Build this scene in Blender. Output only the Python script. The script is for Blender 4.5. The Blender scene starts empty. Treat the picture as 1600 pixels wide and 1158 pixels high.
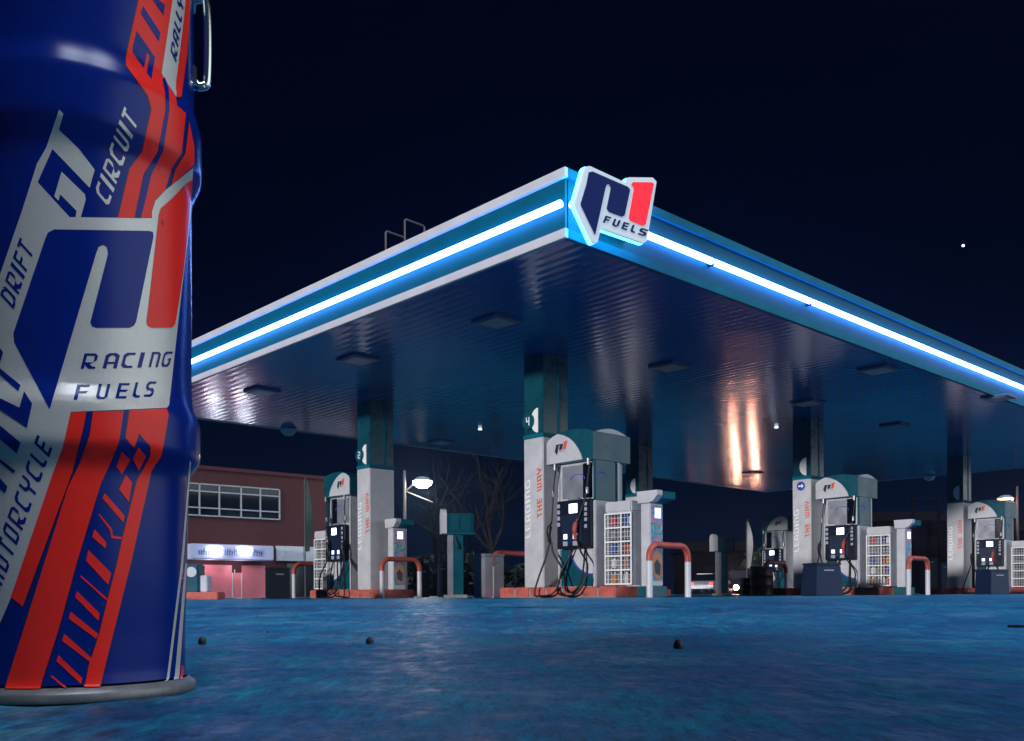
import bpy, bmesh, math, random
import numpy as np
from mathutils import Vector, Matrix
from mathutils.geometry import tessellate_polygon
random.seed(7)
SC = bpy.context.scene
COL = SC.collection
PI = math.pi

# ------------------------------------------------------------------ camera
F, HZ, ROLL, CZ = 1466.0, 929.0, math.radians(0.3), 0.060     # photo pixels (1600 wide), eye height over the forecourt
GF = CZ - 0.166                                               # the near ground lies a little lower than the forecourt
cam = bpy.data.cameras.new('camera')
cam.sensor_width = 36.0
cam.lens = F / 1600 * 36
cam.shift_y = (HZ - 579) / 1600
cam.clip_start, cam.clip_end = 0.02, 3000
co = bpy.data.objects.new('camera', cam); COL.objects.link(co)
co.matrix_world = Matrix.Translation((0, 0, CZ)) @ Matrix.Rotation(PI/2, 4, 'X') @ Matrix.Rotation(-ROLL, 4, 'Z')
SC.camera = co

# ------------------------------------------------------------------ sky, moonlight, exposure
W = bpy.data.worlds.new('World'); SC.world = W; W.use_nodes = True
nt = W.node_tree; nt.nodes.clear()
def wn(t, **k):
    n = nt.nodes.new(t)
    for a, b in k.items(): setattr(n, a, b)
    return n
tc = wn('ShaderNodeTexCoord')
sep = wn('ShaderNodeSeparateXYZ'); nt.links.new(tc.outputs['Generated'], sep.inputs[0])
hr = wn('ShaderNodeMapRange', interpolation_type='SMOOTHSTEP'); nt.links.new(sep.outputs['Z'], hr.inputs['Value'])
hr.inputs['From Min'].default_value, hr.inputs['From Max'].default_value = 0.0, 0.30
navy = wn('ShaderNodeMixRGB'); nt.links.new(hr.outputs['Result'], navy.inputs['Fac'])
navy.inputs[1].default_value = (0.0006, 0.0032, 0.016, 1)
navy.inputs[2].default_value = (0.0001, 0.0006, 0.0065, 1)
def lobe(base, d, lo, color):
    """a soft patch of bright sky behind the camera"""
    dp = wn('ShaderNodeVectorMath', operation='DOT_PRODUCT'); nt.links.new(tc.outputs['Generated'], dp.inputs[0])
    dp.inputs[1].default_value = Vector(d).normalized()
    mr = wn('ShaderNodeMapRange', interpolation_type='SMOOTHSTEP'); nt.links.new(dp.outputs['Value'], mr.inputs['Value'])
    mr.inputs['From Min'].default_value, mr.inputs['From Max'].default_value = lo, 1.0
    g = wn('ShaderNodeMixRGB'); nt.links.new(mr.outputs['Result'], g.inputs['Fac'])
    nt.links.new(base.outputs[0], g.inputs[1]); g.inputs[2].default_value = (*color, 1); return g
glow = lobe(navy, (0.98, -0.10, 0.17), 0.66, (1.35, 1.5, 1.6))
glow = lobe(glow, (0.36, -0.12, 0.92), 0.84, (0.8, 1.05, 1.3))
glow = lobe(glow, (0.11, -0.39, 0.90), 0.976, (15.0, 16.5, 20.0))
glow = lobe(glow, (0.36, -0.27, 0.89), 0.978, (13.0, 14.5, 17.0))
bg = wn('ShaderNodeBackground'); nt.links.new(glow.outputs[0], bg.inputs['Color']); bg.inputs['Strength'].default_value = 1.0
ow = wn('ShaderNodeOutputWorld'); nt.links.new(bg.outputs[0], ow.inputs['Surface'])

sun = bpy.data.lights.new('moon_light', 'SUN'); sun.energy = 3.0; sun.angle = math.radians(3.0); sun.color = (1.0, 0.97, 0.95)
so = bpy.data.objects.new('moon_light', sun); COL.objects.link(so)
so.rotation_euler = (Vector((0.567, 0.823, -0.095))).to_track_quat('-Z', 'Y').to_euler()

vs = SC.view_settings
vs.view_transform = 'Standard'; vs.look = 'None'; vs.gamma = 1; vs.use_curve_mapping = False; vs.exposure = 0.0
SC.cycles.use_denoising = True
SC.cycles.max_bounces = 6; SC.cycles.sample_clamp_indirect = 6.0
SC.cycles.caustics_reflective = False; SC.cycles.caustics_refractive = False

# ------------------------------------------------------------------ geometry of the photograph
CR, SR = math.cos(ROLL), math.sin(ROLL)
def ray(px, py):
    x, y = px - 800, HZ - py
    return Vector(((x*CR + y*SR)/F, 1.0, (-x*SR + y*CR)/F))
def at(px, py, Y):
    r = ray(px, py); return Vector((r.x*Y, Y, CZ + r.z*Y))
P0 = Vector((0.684, 11.66, 0)); ANG = math.atan2(0.682, 0.7315)
Rd, Ld = Vector((0.7315, 0.682, 0)), Vector((-0.682, 0.7315, 0))
def st(s, t, z=0.0): return P0 + Ld*s + Rd*t + Vector((0, 0, z))
STM = Matrix.Translation(P0) @ Matrix.Rotation(ANG, 4, 'Z')    # local x = t, y = s

# ------------------------------------------------------------------ materials
MATS = {}
def mat(name, color, rough=0.5, metal=0.0, emit=None, es=0.0, noise=0.0, nscale=8.0, bump=0.0, bscale=60.0, coat=0.0, rvar=0.0, spec=0.5):
    if name in MATS: return MATS[name]
    m = bpy.data.materials.new(name); m.use_nodes = True; t = m.node_tree; b = t.nodes['Principled BSDF']
    b.inputs['Base Color'].default_value = (*color, 1); b.inputs['Roughness'].default_value = rough
    b.inputs['Metallic'].default_value = metal; b.inputs['Coat Weight'].default_value = coat
    b.inputs['Specular IOR Level'].default_value = spec
    b.inputs['Coat Roughness'].default_value = 0.12
    if emit: b.inputs['Emission Color'].default_value = (*emit, 1); b.inputs['Emission Strength'].default_value = es
    if noise or rvar or bump:
        c = t.nodes.new('ShaderNodeTexCoord')
    if noise or rvar:
        n = t.nodes.new('ShaderNodeTexNoise'); n.inputs['Scale'].default_value = nscale; n.inputs['Detail'].default_value = 7
        n.inputs['Roughness'].default_value = 0.65
        t.links.new(c.outputs['Object'], n.inputs['Vector'])
        if noise:
            r = t.nodes.new('ShaderNodeMapRange'); r.inputs['From Min'].default_value = 0.3; r.inputs['From Max'].default_value = 0.7
            r.inputs['To Min'].default_value = 1 - noise; r.inputs['To Max'].default_value = 1 + noise*0.4
            t.links.new(n.outputs['Fac'], r.inputs['Value'])
            x = t.nodes.new('ShaderNodeMixRGB'); x.blend_type = 'MULTIPLY'; x.inputs['Fac'].default_value = 1
            x.inputs[1].default_value = (*color, 1); t.links.new(r.outputs[0], x.inputs[2]); t.links.new(x.outputs[0], b.inputs['Base Color'])
        if rvar:
            r2 = t.nodes.new('ShaderNodeMapRange'); r2.inputs['From Min'].default_value = 0.3; r2.inputs['From Max'].default_value = 0.7
            r2.inputs['To Min'].default_value = max(0.03, rough - rvar); r2.inputs['To Max'].default_value = min(1, rough + rvar)
            t.links.new(n.outputs['Fac'], r2.inputs['Value']); t.links.new(r2.outputs[0], b.inputs['Roughness'])
    if bump:
        n2 = t.nodes.new('ShaderNodeTexNoise'); n2.inputs['Scale'].default_value = bscale; n2.inputs['Detail'].default_value = 5
        t.links.new(c.outputs['Object'], n2.inputs['Vector'])
        bp = t.nodes.new('ShaderNodeBump'); bp.inputs['Strength'].default_value = bump; bp.inputs['Distance'].default_value = 0.02
        t.links.new(n2.outputs['Fac'], bp.inputs['Height']); t.links.new(bp.outputs[0], b.inputs['Normal'])
    MATS[name] = m
    return m
M = dict(
 white=mat('white_cladding', (0.56, 0.56, 0.60), 0.45, noise=0.18, nscale=3.0, rvar=0.1),
 pale=mat('pale_panel', (0.50, 0.51, 0.56), 0.4, noise=0.25, nscale=4.0, rvar=0.12),
 trim=mat('white_trim', (0.56, 0.55, 0.55), 0.5, noise=0.12, nscale=2.5),
 teal_and_shade=mat('teal_trim_and_shade', (0.002, 0.125, 0.18), 0.6, spec=.08, noise=0.2, nscale=2.5),  # own colour of teal parts; painted-in shade on the right canopy bands
 teal=mat('teal_paint', (0.004, 0.075, 0.11), 0.35, noise=0.2, nscale=3, rvar=0.1),
 tealdark=mat('teal_cladding', (0.004, 0.060, 0.085), 0.3, noise=0.2, nscale=3, rvar=0.1),
 recess=mat('teal_fascia', (0.001, 0.075, 0.080), 0.5, spec=.08, noise=0.14, nscale=4, rvar=0.08),
 red=mat('red_kerb', (0.56, 0.12, 0.095), 0.7, noise=0.55, nscale=6, bump=0.2),
 redpaint=mat('red_paint', (0.46, 0.075, 0.06), 0.5, noise=0.45, nscale=7),
 orange=mat('orange_red_print', (0.75, 0.10, 0.04), 0.5),
 letterw=mat('white_print', (0.86, 0.86, 0.88), 0.5),
 navy=mat('navy_print', (0.003, 0.012, 0.10), 0.45, spec=.2),
 ink=mat('dark_teal_print', (0.005, 0.03, 0.045), 0.45),
 black=mat('black_plastic', (0.008, 0.010, 0.022), 0.35, rvar=0.1),
 rubber=mat('black_rubber', (0.006, 0.006, 0.008), 0.5),
 darkblue=mat('dark_blue_plastic', (0.003, 0.014, 0.05), 0.5, noise=0.3, nscale=5),
 darkgrey=mat('dark_bin', (0.006, 0.010, 0.020), 0.5, noise=0.3, nscale=5),
 steel=mat('brushed_steel', (0.42, 0.43, 0.50), 0.4, 0.6, noise=0.12, nscale=3, rvar=0.15),
 chrome=mat('chrome', (0.7, 0.75, 0.75), 0.18, 1.0),
 galv=mat('galvanised_steel', (0.35, 0.38, 0.42), 0.45, 0.5, noise=0.2),
 glass=mat('dark_glass', (0.004, 0.006, 0.012), 0.08, spec=0.6),
 screen=mat('lit_screen', (0.5, 0.5, 0.6), 0.3, emit=(0.75, 0.82, 1.0), es=6.0),
 screenlow=mat('dim_screen', (0.3, 0.3, 0.4), 0.3, emit=(0.55, 0.65, 1.0), es=2.5),
 button=mat('pale_button', (0.35, 0.38, 0.5), 0.4),
 purple=mat('violet_outline', (0.10, 0.08, 0.55), 0.4),
 brick=mat('red_brick', (0.055, 0.006, 0.0075), 0.8, noise=0.3, nscale=3, bump=0.3, bscale=20),
 concrete=mat('concrete', (0.28, 0.28, 0.28), 0.8, noise=0.3, bump=0.3),
 asphaltdark=mat('dark_masonry', (0.005, 0.004, 0.006), 1.0, spec=.03, noise=0.3, nscale=1.0),
 bark=mat('pale_bark', (0.012, 0.011, 0.013), 0.95, spec=.05, noise=0.4),
 leaf=mat('hedge_leaf', (0.010, 0.016, 0.012), 0.7, noise=0.4),
)

# tube light: very blue light, bright enough to read white
M['lamppole'] = mat('dark_galvanised', (0.06, 0.055, 0.06), .6, noise=.2)
M['neon'] = mat('neon_tube', (0.3, 0.4, 0.6), 0.3, emit=(0.12, 0.27, 1.0), es=24.0)

# ceiling panels: glossy metal strips
def ceiling_material():
    m = bpy.data.materials.new('ceiling_strips'); m.use_nodes = True; t = m.node_tree; b = t.nodes['Principled BSDF']
    c = t.nodes.new('ShaderNodeTexCoord'); n = t.nodes.new('ShaderNodeTexNoise'); n.inputs['Scale'].default_value = 0.6; n.inputs['Detail'].default_value = 6
    t.links.new(c.outputs['Object'], n.inputs['Vector'])
    r = t.nodes.new('ShaderNodeMapRange'); r.inputs['From Min'].default_value = .3; r.inputs['From Max'].default_value = .7
    r.inputs['To Min'].default_value = .11; r.inputs['To Max'].default_value = .20
    t.links.new(n.outputs['Fac'], r.inputs['Value']); t.links.new(r.outputs[0], b.inputs['Roughness'])
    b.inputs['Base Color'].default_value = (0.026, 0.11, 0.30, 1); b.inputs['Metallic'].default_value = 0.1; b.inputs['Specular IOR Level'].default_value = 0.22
    w = t.nodes.new('ShaderNodeTexWave'); w.wave_type = 'BANDS'; w.bands_direction = 'X'; w.inputs['Scale'].default_value = 1.6
    w.inputs['Distortion'].default_value = 1.2; w.inputs['Detail'].default_value = 2; w.inputs['Detail Scale'].default_value = 0.6
    t.links.new(c.outputs['Object'], w.inputs['Vector'])
    n3 = t.nodes.new('ShaderNodeTexNoise'); n3.inputs['Scale'].default_value = 2.2; n3.inputs['Detail'].default_value = 3
    mp = t.nodes.new('ShaderNodeMapping'); mp.inputs['Scale'].default_value = (2.5, 0.5, 1)
    t.links.new(c.outputs['Object'], mp.inputs['Vector']); t.links.new(mp.outputs[0], n3.inputs['Vector'])
    ad = t.nodes.new('ShaderNodeMath'); ad.operation = 'ADD'
    t.links.new(w.outputs['Fac'], ad.inputs[0]); t.links.new(n3.outputs['Fac'], ad.inputs[1])
    bp = t.nodes.new('ShaderNodeBump'); bp.inputs['Strength'].default_value = 0.10; bp.inputs['Distance'].default_value = 0.02
    t.links.new(ad.outputs[0], bp.inputs['Height']); t.links.new(bp.outputs[0], b.inputs['Normal'])
    return m
M['ceiling'] = ceiling_material()

# ground: worn concrete with the blue lighting put into its colour, damp in places
def ground_material():
    m = bpy.data.materials.new('worn_concrete_blue_light'); m.use_nodes = True; t = m.node_tree; b = t.nodes['Principled BSDF']
    L = t.links.new
    c = t.nodes.new('ShaderNodeTexCoord')
    def noise(scale, det, sx=1, sy=1):
        mp = t.nodes.new('ShaderNodeMapping'); mp.inputs['Scale'].default_value = (sx, sy, 1)
        n = t.nodes.new('ShaderNodeTexNoise'); n.inputs['Scale'].default_value = scale; n.inputs['Detail'].default_value = det; n.inputs['Roughness'].default_value = 0.62
        L(c.outputs['Object'], mp.inputs['Vector']); L(mp.outputs[0], n.inputs['Vector']); return n.outputs['Fac']
    big = noise(1.1, 9, .8, 1.0); mid = noise(15.0, 9, 1, .4); fine = noise(46, 8, 1, .24); grit = noise(170, 5, 1, .2)
    r1 = t.nodes.new('ShaderNodeValToRGB'); e = r1.color_ramp.elements
    e[0].position, e[0].color = 0.38, (0.001, 0.034, 0.115, 1)
    e[1].position, e[1].color = 0.64, (0.011, 0.20, 0.285, 1)
    x = e.new(0.50); x.color = (0.001, 0.085, 0.185, 1)
    mx = t.nodes.new('ShaderNodeMixRGB'); mx.inputs['Fac'].default_value = 0.62
    L(big, mx.inputs[1]); L(mid, mx.inputs[2]); L(mx.outputs[0], r1.inputs['Fac'])
    # worn, greyer patches
    r2 = t.nodes.new('ShaderNodeMapRange'); r2.inputs['From Min'].default_value = .53; r2.inputs['From Max'].default_value = .66; L(noise(2.6, 10, 1, .9), r2.inputs['Value'])
    mu = t.nodes.new('ShaderNodeMath'); mu.operation = 'MULTIPLY'; mu.inputs[1].default_value = 0.6; L(r2.outputs[0], mu.inputs[0])
    m2 = t.nodes.new('ShaderNodeMixRGB'); L(mu.outputs[0], m2.inputs['Fac']); L(r1.outputs[0], m2.inputs[1]); m2.inputs[2].default_value = (0.075, 0.20, 0.27, 1)
    fg = t.nodes.new('ShaderNodeMixRGB'); fg.inputs['Fac'].default_value = .45; L(fine, fg.inputs[1]); L(grit, fg.inputs[2])
    cr = t.nodes.new('ShaderNodeMapRange'); cr.inputs['From Min'].default_value = .36; cr.inputs['From Max'].default_value = .64; cr.inputs['To Min'].default_value = .35; cr.inputs['To Max'].default_value = 1.65
    L(fg.outputs[0], cr.inputs['Value'])
    m3 = t.nodes.new('ShaderNodeMixRGB'); m3.blend_type = 'MULTIPLY'; m3.inputs['Fac'].default_value = 1; L(m2.outputs[0], m3.inputs[1]); L(cr.outputs[0], m3.inputs[2])
    L(m3.outputs[0], b.inputs['Base Color'])
    rr = t.nodes.new('ShaderNodeMapRange'); rr.inputs['From Min'].default_value = .35; rr.inputs['From Max'].default_value = .65
    rr.inputs['To Min'].default_value = .28; rr.inputs['To Max'].default_value = .62; L(mid, rr.inputs['Value']); L(rr.outputs[0], b.inputs['Roughness'])
    b.inputs['Specular IOR Level'].default_value = 0.16
    ad = t.nodes.new('ShaderNodeMath'); ad.operation = 'ADD'; L(mid, ad.inputs[0])
    f2 = t.nodes.new('ShaderNodeMath'); f2.operation = 'MULTIPLY'; f2.inputs[1].default_value = 0.22; L(fine, f2.inputs[0]); L(f2.outputs[0], ad.inputs[1])
    bp = t.nodes.new('ShaderNodeBump'); bp.inputs['Strength'].default_value = 0.5; bp.inputs['Distance'].default_value = 0.025
    L(ad.outputs[0], bp.inputs['Height']); L(bp.outputs[0], b.inputs['Normal'])
    return m
M['ground'] = ground_material()

# ------------------------------------------------------------------ mesh helpers
class MB:
    def __init__(s): s.bm = bmesh.new()
    def box(s, a, b, bev=0.0, mx=None):
        x0, y0, z0 = a; x1, y1, z1 = b
        v = [s.bm.verts.new(p) for p in ((x0,y0,z0),(x1,y0,z0),(x1,y1,z0),(x0,y1,z0),(x0,y0,z1),(x1,y0,z1),(x1,y1,z1),(x0,y1,z1))]
        fs = [s.bm.faces.new([v[i] for i in f]) for f in ((0,3,2,1),(4,5,6,7),(0,1,5,4),(1,2,6,5),(2,3,7,6),(3,0,4,7))]
        if bev:
            es = list({e for f in fs for e in f.edges})
            r = bmesh.ops.bevel(s.bm, geom=es, offset=bev, segments=2, affect='EDGES', clamp_overlap=True)
            v = list({q for f in r['faces'] for q in f.verts} | {q for q in v if q.is_valid})
        if mx is not None: bmesh.ops.transform(s.bm, matrix=mx, verts=[q for q in v if q.is_valid])
        return s
    def prism(s, pts, d):
        """planar polygon (3D points) extruded by vector d"""
        d = Vector(d); n = len(pts)
        a = [s.bm.verts.new(p) for p in pts]; b = [s.bm.verts.new(Vector(p) + d) for p in pts]
        for i in range(n): s.bm.faces.new((a[i], b[i], b[(i+1) % n], a[(i+1) % n]))
        if n < 5: s.bm.faces.new(a); s.bm.faces.new(list(reversed(b)))
        else:
            for t in tessellate_polygon([[Vector(p) for p in pts]]):
                s.bm.faces.new([a[i] for i in t]); s.bm.faces.new([b[i] for i in reversed(t)])
        return s
    def face(s, pts):
        s.bm.faces.new([s.bm.verts.new(p) for p in pts]); return s
    def tube(s, path, r, seg=10, cap=True):
        path = [Vector(p) for p in path]; rs = r if isinstance(r, (list, tuple)) else [r]*len(path)
        rings = []; a = None
        for i, p in enumerate(path):
            d = (path[min(i+1, len(path)-1)] - path[max(i-1, 0)]).normalized()
            if a is None: a = d.cross(Vector((0, 0, 1)) if abs(d.z) < .9 else Vector((1, 0, 0)))
            a = a - d*a.dot(d)
            if a.length < 1e-6: a = d.orthogonal()
            a.normalize(); b = d.cross(a)
            rings.append([s.bm.verts.new(p + (a*math.cos(k*2*PI/seg) + b*math.sin(k*2*PI/seg))*rs[i]) for k in range(seg)])
        for u, v in zip(rings, rings[1:]):
            for k in range(seg): s.bm.faces.new((u[k], u[(k+1) % seg], v[(k+1) % seg], v[k]))
        if cap: s.bm.faces.new(list(reversed(rings[0]))); s.bm.faces.new(rings[-1])
        return s
    def lathe(s, prof, c=(0,0,0), seg=32):
        rings = [[s.bm.verts.new((c[0]+r*math.cos(k*2*PI/seg), c[1]+r*math.sin(k*2*PI/seg), c[2]+z)) for k in range(seg)] for r, z in prof]
        for u, v in zip(rings, rings[1:]):
            for k in range(seg): s.bm.faces.new((u[k], u[(k+1) % seg], v[(k+1) % seg], v[k]))
        s.bm.faces.new(list(reversed(rings[0]))); s.bm.faces.new(rings[-1])
        return s
    def build(s, name, m, parent=None, smooth=False, mx=None):
        if mx is not None: bmesh.ops.transform(s.bm, matrix=mx, verts=s.bm.verts[:])
        bmesh.ops.recalc_face_normals(s.bm, faces=s.bm.faces[:])
        me = bpy.data.meshes.new(name); s.bm.to_mesh(me); s.bm.free()
        me.materials.append(m)
        if smooth:
            for p in me.polygons: p.use_smooth = True
            if smooth != 'all':
                try: me.set_sharp_from_angle(angle=math.radians(35))
                except Exception: pass
        o = bpy.data.objects.new(name, me); COL.objects.link(o)
        if parent: o.parent = parent
        return o
def tag(o, label, cat, group=None):
    o['label'] = label; o['category'] = cat
    if group: o['group'] = group
    return o
def thing(name, label, cat, loc=(0,0,0), rz=0.0, group=None):
    o = bpy.data.objects.new(name, None); COL.objects.link(o); o.location = loc; o.rotation_euler = (0, 0, rz)
    return tag(o, label, cat, group)
def structure(o): o['kind'] = 'structure'; return o
KIDS = {}
def dup(root, loc, label):
    def cp(o, par):
        c = o.copy(); COL.objects.link(c)
        if par: c.parent = par
        for ch in o.children: cp(ch, c)
        return c
    r = cp(root, None); r.location = loc; r['label'] = label
    return r
def smooth_path(pts, n=8):
    pts = [Vector(p) for p in pts]; out = []
    for i in range(len(pts)-1):
        p0, p1, p2, p3 = pts[max(i-1,0)], pts[i], pts[i+1], pts[min(i+2, len(pts)-1)]
        for k in range(n):
            u = k/n
            out.append(0.5*((2*p1) + (p2-p0)*u + (2*p0-5*p1+4*p2-p3)*u*u + (3*p1-p0-3*p2+p3)*u**3))
    return out + [pts[-1]]

# ------------------------------------------------------------------ lettering: squared 5 x 7 capitals
# 1 full cell; q w z x: cell cut at its top left, top right, bottom left, bottom right corner
GL = {
'A':'q111w 1x0z1 10001 10001 11111 10001 10001','C':'q1111 1x000 10000 10000 10000 1w000 z1111','D':'111ww 100z1 10001 10001 10001 100q1 111xx',
'E':'11111 10000 10000 1111x 10000 10000 11111','F':'11111 10000 10000 1111x 10000 10000 10000','G':'q1111 1x000 10000 100q1 10001 1w0q1 z111x',
'H':'10001 10001 10001 11111 10001 10001 10001','I':'1 1 1 1 1 1 1','L':'1000 1000 1000 1000 1000 1w00 z111','N':'1111w 10001 10001 10001 10001 10001 10001',
'M':'111111w 1001001 1001001 1001001 1001001 1001001 1001001','O':'q1111 10001 10001 10001 10001 10001 1111x',
'R':'1111w 10001 10001 1000x 111x0 1z1w0 10z11','S':'q1111 1x000 1w000 z111w 000z1 000q1 1111x','T':'11111 00100 00100 00100 00100 00100 00100',
'U':'10001 10001 10001 10001 10001 1w001 z111x','W':'1001001 1001001 1001001 1001001 1001001 1001001 z11111x','Y':'10001 10001 1w0q1 z111x 00100 00100 00100',
'2':'11111 00001 00001 11111 10000 10000 11111','4':'10001 10001 10001 11111 00001 00001 00001'}
def glyph_cells(ch):
    """merged runs as (x0,y0,x1,y1) in a unit cell, y up; stroke columns drawn bolder than counters"""
    rows = GL[ch].split(); n = len(rows[0])
    bold = [sum(rows[r][c] != '0' for r in range(7)) >= 4 for c in range(n)]
    wd = [1.35 if b else 0.8 for b in bold]; tot = sum(wd); xs = [0]
    for w in wd: xs.append(xs[-1] + w/tot)
    hs = [1.0, .9, .9, 1.0, .9, .9, 1.0]; th = sum(hs); ys = [1.0]
    for h in hs: ys.append(ys[-1] - h/th)
    out = []
    for r, row in enumerate(rows):
        c = 0
        while c < n:
            if row[c] == '1':
                d = c
                while d < n and row[d] == '1': d += 1
                a, b_, e, f = xs[c], ys[r+1], xs[d], ys[r]; out.append(((a, b_), (e, b_), (e, f), (a, f))); c = d
            else:
                if row[c] != '0':
                    a, b_, e, f = xs[c], ys[r+1], xs[c+1], ys[r]
                    out.append(tuple(p for k, p in zip('zxwq', ((a, b_), (e, b_), (e, f), (a, f))) if k != row[c]))
                c += 1
    return out, tot/5.1
def text_quads(txt, adv, up, shear=0.0, gap=0.25, fit=None):
    """2D quads for a string. adv: vector per unit width along reading, up: vector of the letter height"""
    x = 0; q = []
    ws = []
    for ch in txt:
        if ch == ' ': ws.append((None, .55)); continue
        c, w = glyph_cells(ch); ws.append((c, w*0.72 if ch != 'I' else 0.28))
    total = sum(w for _, w in ws) + gap*(len(txt)-1)
    k = 1.0/total if fit else 1.0
    adv, up = np.array(adv, float), np.array(up, float)
    for c, w in ws:
        if c:
            for cell in c:
                q.append([tuple(float(e) for e in adv*((x + u*w)*k) + up*v + adv*(shear*v*k)) for u, v in cell])
        x += w + gap
    return q
def flat_text(name, txt, origin, adv, up, m, parent, shear=0.0, gap=0.25, nrm=(0,0,0)):
    """lettering on a flat face: origin/adv/up 3D, adv spans the whole string; raised by nrm"""
    b = MB(); o = Vector(origin); A, U = Vector(adv), Vector(up)
    for q in text_quads(txt, (1, 0), (0, 1), 0, gap, True):
        pts = [o + A*p[0] + U*p[1] + U.length*shear*p[1]*A.normalized() for p in q]
        b.prism(pts, nrm)
    return b.build(name, m, parent)

# the sign emblem as traced on the canopy, kept in photo pixels
LOGO_P = [(916,288),(919.5,269.5),(925,268.5),(980,292.5),(983.5,297),(975,337),(971,339),(951,331.5),(947.5,326),(954,294),(951.5,288.5),(948,288),(945.5,292),(929,367),(907.5,322),(907,318)]
LOGO_1 = [(987,286),(989,285),(1018.5,285.5),(1020.5,288),(1008,351),(1004,353),(984,345),(982,340),(990,296),(989,292),(986,289.5)]
LOGO_EDGE = [(914,264),(917,260),(922,259.5),(978,285.5),(979.5,280),(983,277),(1020,277.5),(1026,284),(1011,376),(1006,380),(943,358),(938,361),(934,378),(930,380),(926,377),(901,322),(899.5,316)]
LOGO_TXT = ((941.5,347.5), (66, 22.5), (3.5,-10.5))    # origin, run, up (pixels)

# ------------------------------------------------------------------ ground
def gz(y):
    u = min(1, max(0, (y - 3.4)/4.4)); u = u*u*(3-2*u)
    return GF*(1-u)
from mathutils import noise as mnoise
def grow_axis(a, c, n, p): return [a + (c-a)*(i/n)**p for i in range(n+1)]
ysf = grow_axis(1.0, 9.0, 330, 1.75)
xsf = [-3.4 + 8.8*i/330 for i in range(331)]
ys = [-40, -10, -3, 0, .5] + ysf + [9.4, 10.5, 12, 16, 25, 40, 70, 125]
xs = [-110, -60, -20, -8, -5] + xsf + [7, 9, 14, 25, 60, 110]
def relief(x, y):
    """worn, slightly lumpy surface; fades out towards the forecourt"""
    k = min(1, max(0, (y-.9)/.4))*min(1, max(0, (9.2-y)/2.5))*min(1, max(0, (x+3.5)/.5))*min(1, max(0, (5.5-x)/.6))
    if k <= 0: return 0.0
    v = Vector((x, y, 0)); h = mnoise.fractal(v*9, 0.9, 2.1, 4)*.0030 + mnoise.fractal(v*1.7 + Vector((5, 3, 1)), 1, 2, 3)*.0035
    return h*k
b = MB()
vv = [[b.bm.verts.new((x, y, gz(y) + relief(x, y))) for x in xs] for y in ys]
for i in range(len(ys)-1):
    for j in range(len(xs)-1): b.bm.faces.new((vv[i][j], vv[i][j+1], vv[i+1][j+1], vv[i+1][j]))
structure(b.build('ground', M['ground'], smooth='all'))
M['joint'] = mat('joint_filler', (0.004, 0.012, 0.03), 0.7)
for y0, x0, x1, w in ((6.35, -2.6, 1.1, .03), (7.9, -8, 14, .05), (6.9, 1.6, 4.2, .03)):
    b = MB(); n = 14
    for i in range(n):
        xa, xb = x0 + (x1-x0)*i/n, x0 + (x1-x0)*(i+1)/n
        wa, wb = (w*(.6+.5*math.sin(3+i*1.7)), w*(.6+.5*math.sin(3+(i+1)*1.7)))
        b.face([(xa, y0-wa, gz(y0-wa)+.009), (xb, y0-wb, gz(y0-wb)+.009), (xb, y0+wb, gz(y0+wb)+.009), (xa, y0+wa, gz(y0+wa)+.009)])
    structure(b.build('ground_joint', M['joint']))

# ------------------------------------------------------------------ canopy
LS, LT, ZB, ZT = 14.5, 27.9, 4.50, 5.38
cp = thing('canopy', 'wide flat forecourt canopy with white edge bands and blue neon tubes over the pumps', 'canopy', P0, ANG)
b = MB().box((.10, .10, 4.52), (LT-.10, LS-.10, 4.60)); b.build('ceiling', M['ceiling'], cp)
b = MB().box((.12, .12, 4.95), (LT-.12, LS-.12, 5.10)); b.build('roof', M['galv'], cp)
TW = .118
def fascia(axis, length, at0, sgn, trimmat):
    """axis 'y': the left face along s at x=at0; axis 'x': the right face along t at y=at0; sgn outward"""
    def bx(a0, a1, d0, d1, z0, z1, bev=0):
        lo, hi = min(d0, d1), max(d0, d1)
        return ((lo, a0, z0), (hi, a1, z1)) if axis == 'y' else ((a0, lo, z0), (a1, hi, z1))
    o = at0
    e0 = 0.0 if axis == 'y' else 0.063
    for z0, z1 in ((ZB, ZB+TW), (ZT-TW, ZT)):
        MB().box(*bx(e0, length, o, o - sgn*.06, z0, z1), bev=.004).build('edge_band', trimmat, cp)
    MB().box(*bx(e0+.06, length-.06, o - sgn*.062, o - sgn*.10, ZB+TW-.02, ZT-TW+.02)).build('fascia_panel', M['recess'], cp)
# left face looks towards -x, right face towards -y (local); outward = negative
fascia('y', LS, 0.0, -1, M['trim']); fascia('x', LT, 0.0, -1, M['teal_and_shade'])  # right bands take teal to stand in for blue shade on white trim
fascia('y', LS, LT, 1, M['trim']); fascia('x', LT, LS, 1, M['trim'])
ZN = (ZB+ZT)/2 - .01
for a, c in ((0.06, 5.70), (5.72, 10.4), (10.42, 14.4)):
    MB().tube([(-.014, a, ZN), (-.014, c, ZN)], .046, 12).build('neon_tube', M['neon'], cp)
for a, c in ((0.10, 3.085), (3.145, 5.885), (5.945, 12.9), (12.91, 20.0), (20.01, 27.8)):
    MB().tube([(a, -.014, ZN), (c, -.014, ZN)], .046, 12).build('neon_tube', M['neon'], cp)
for t in (3.115, 5.915):
    MB().box((t-.022, -.03, ZN-.06), (t+.022, .06, ZN+.06), .008).build('tube_holder', M['darkblue'], cp)
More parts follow.
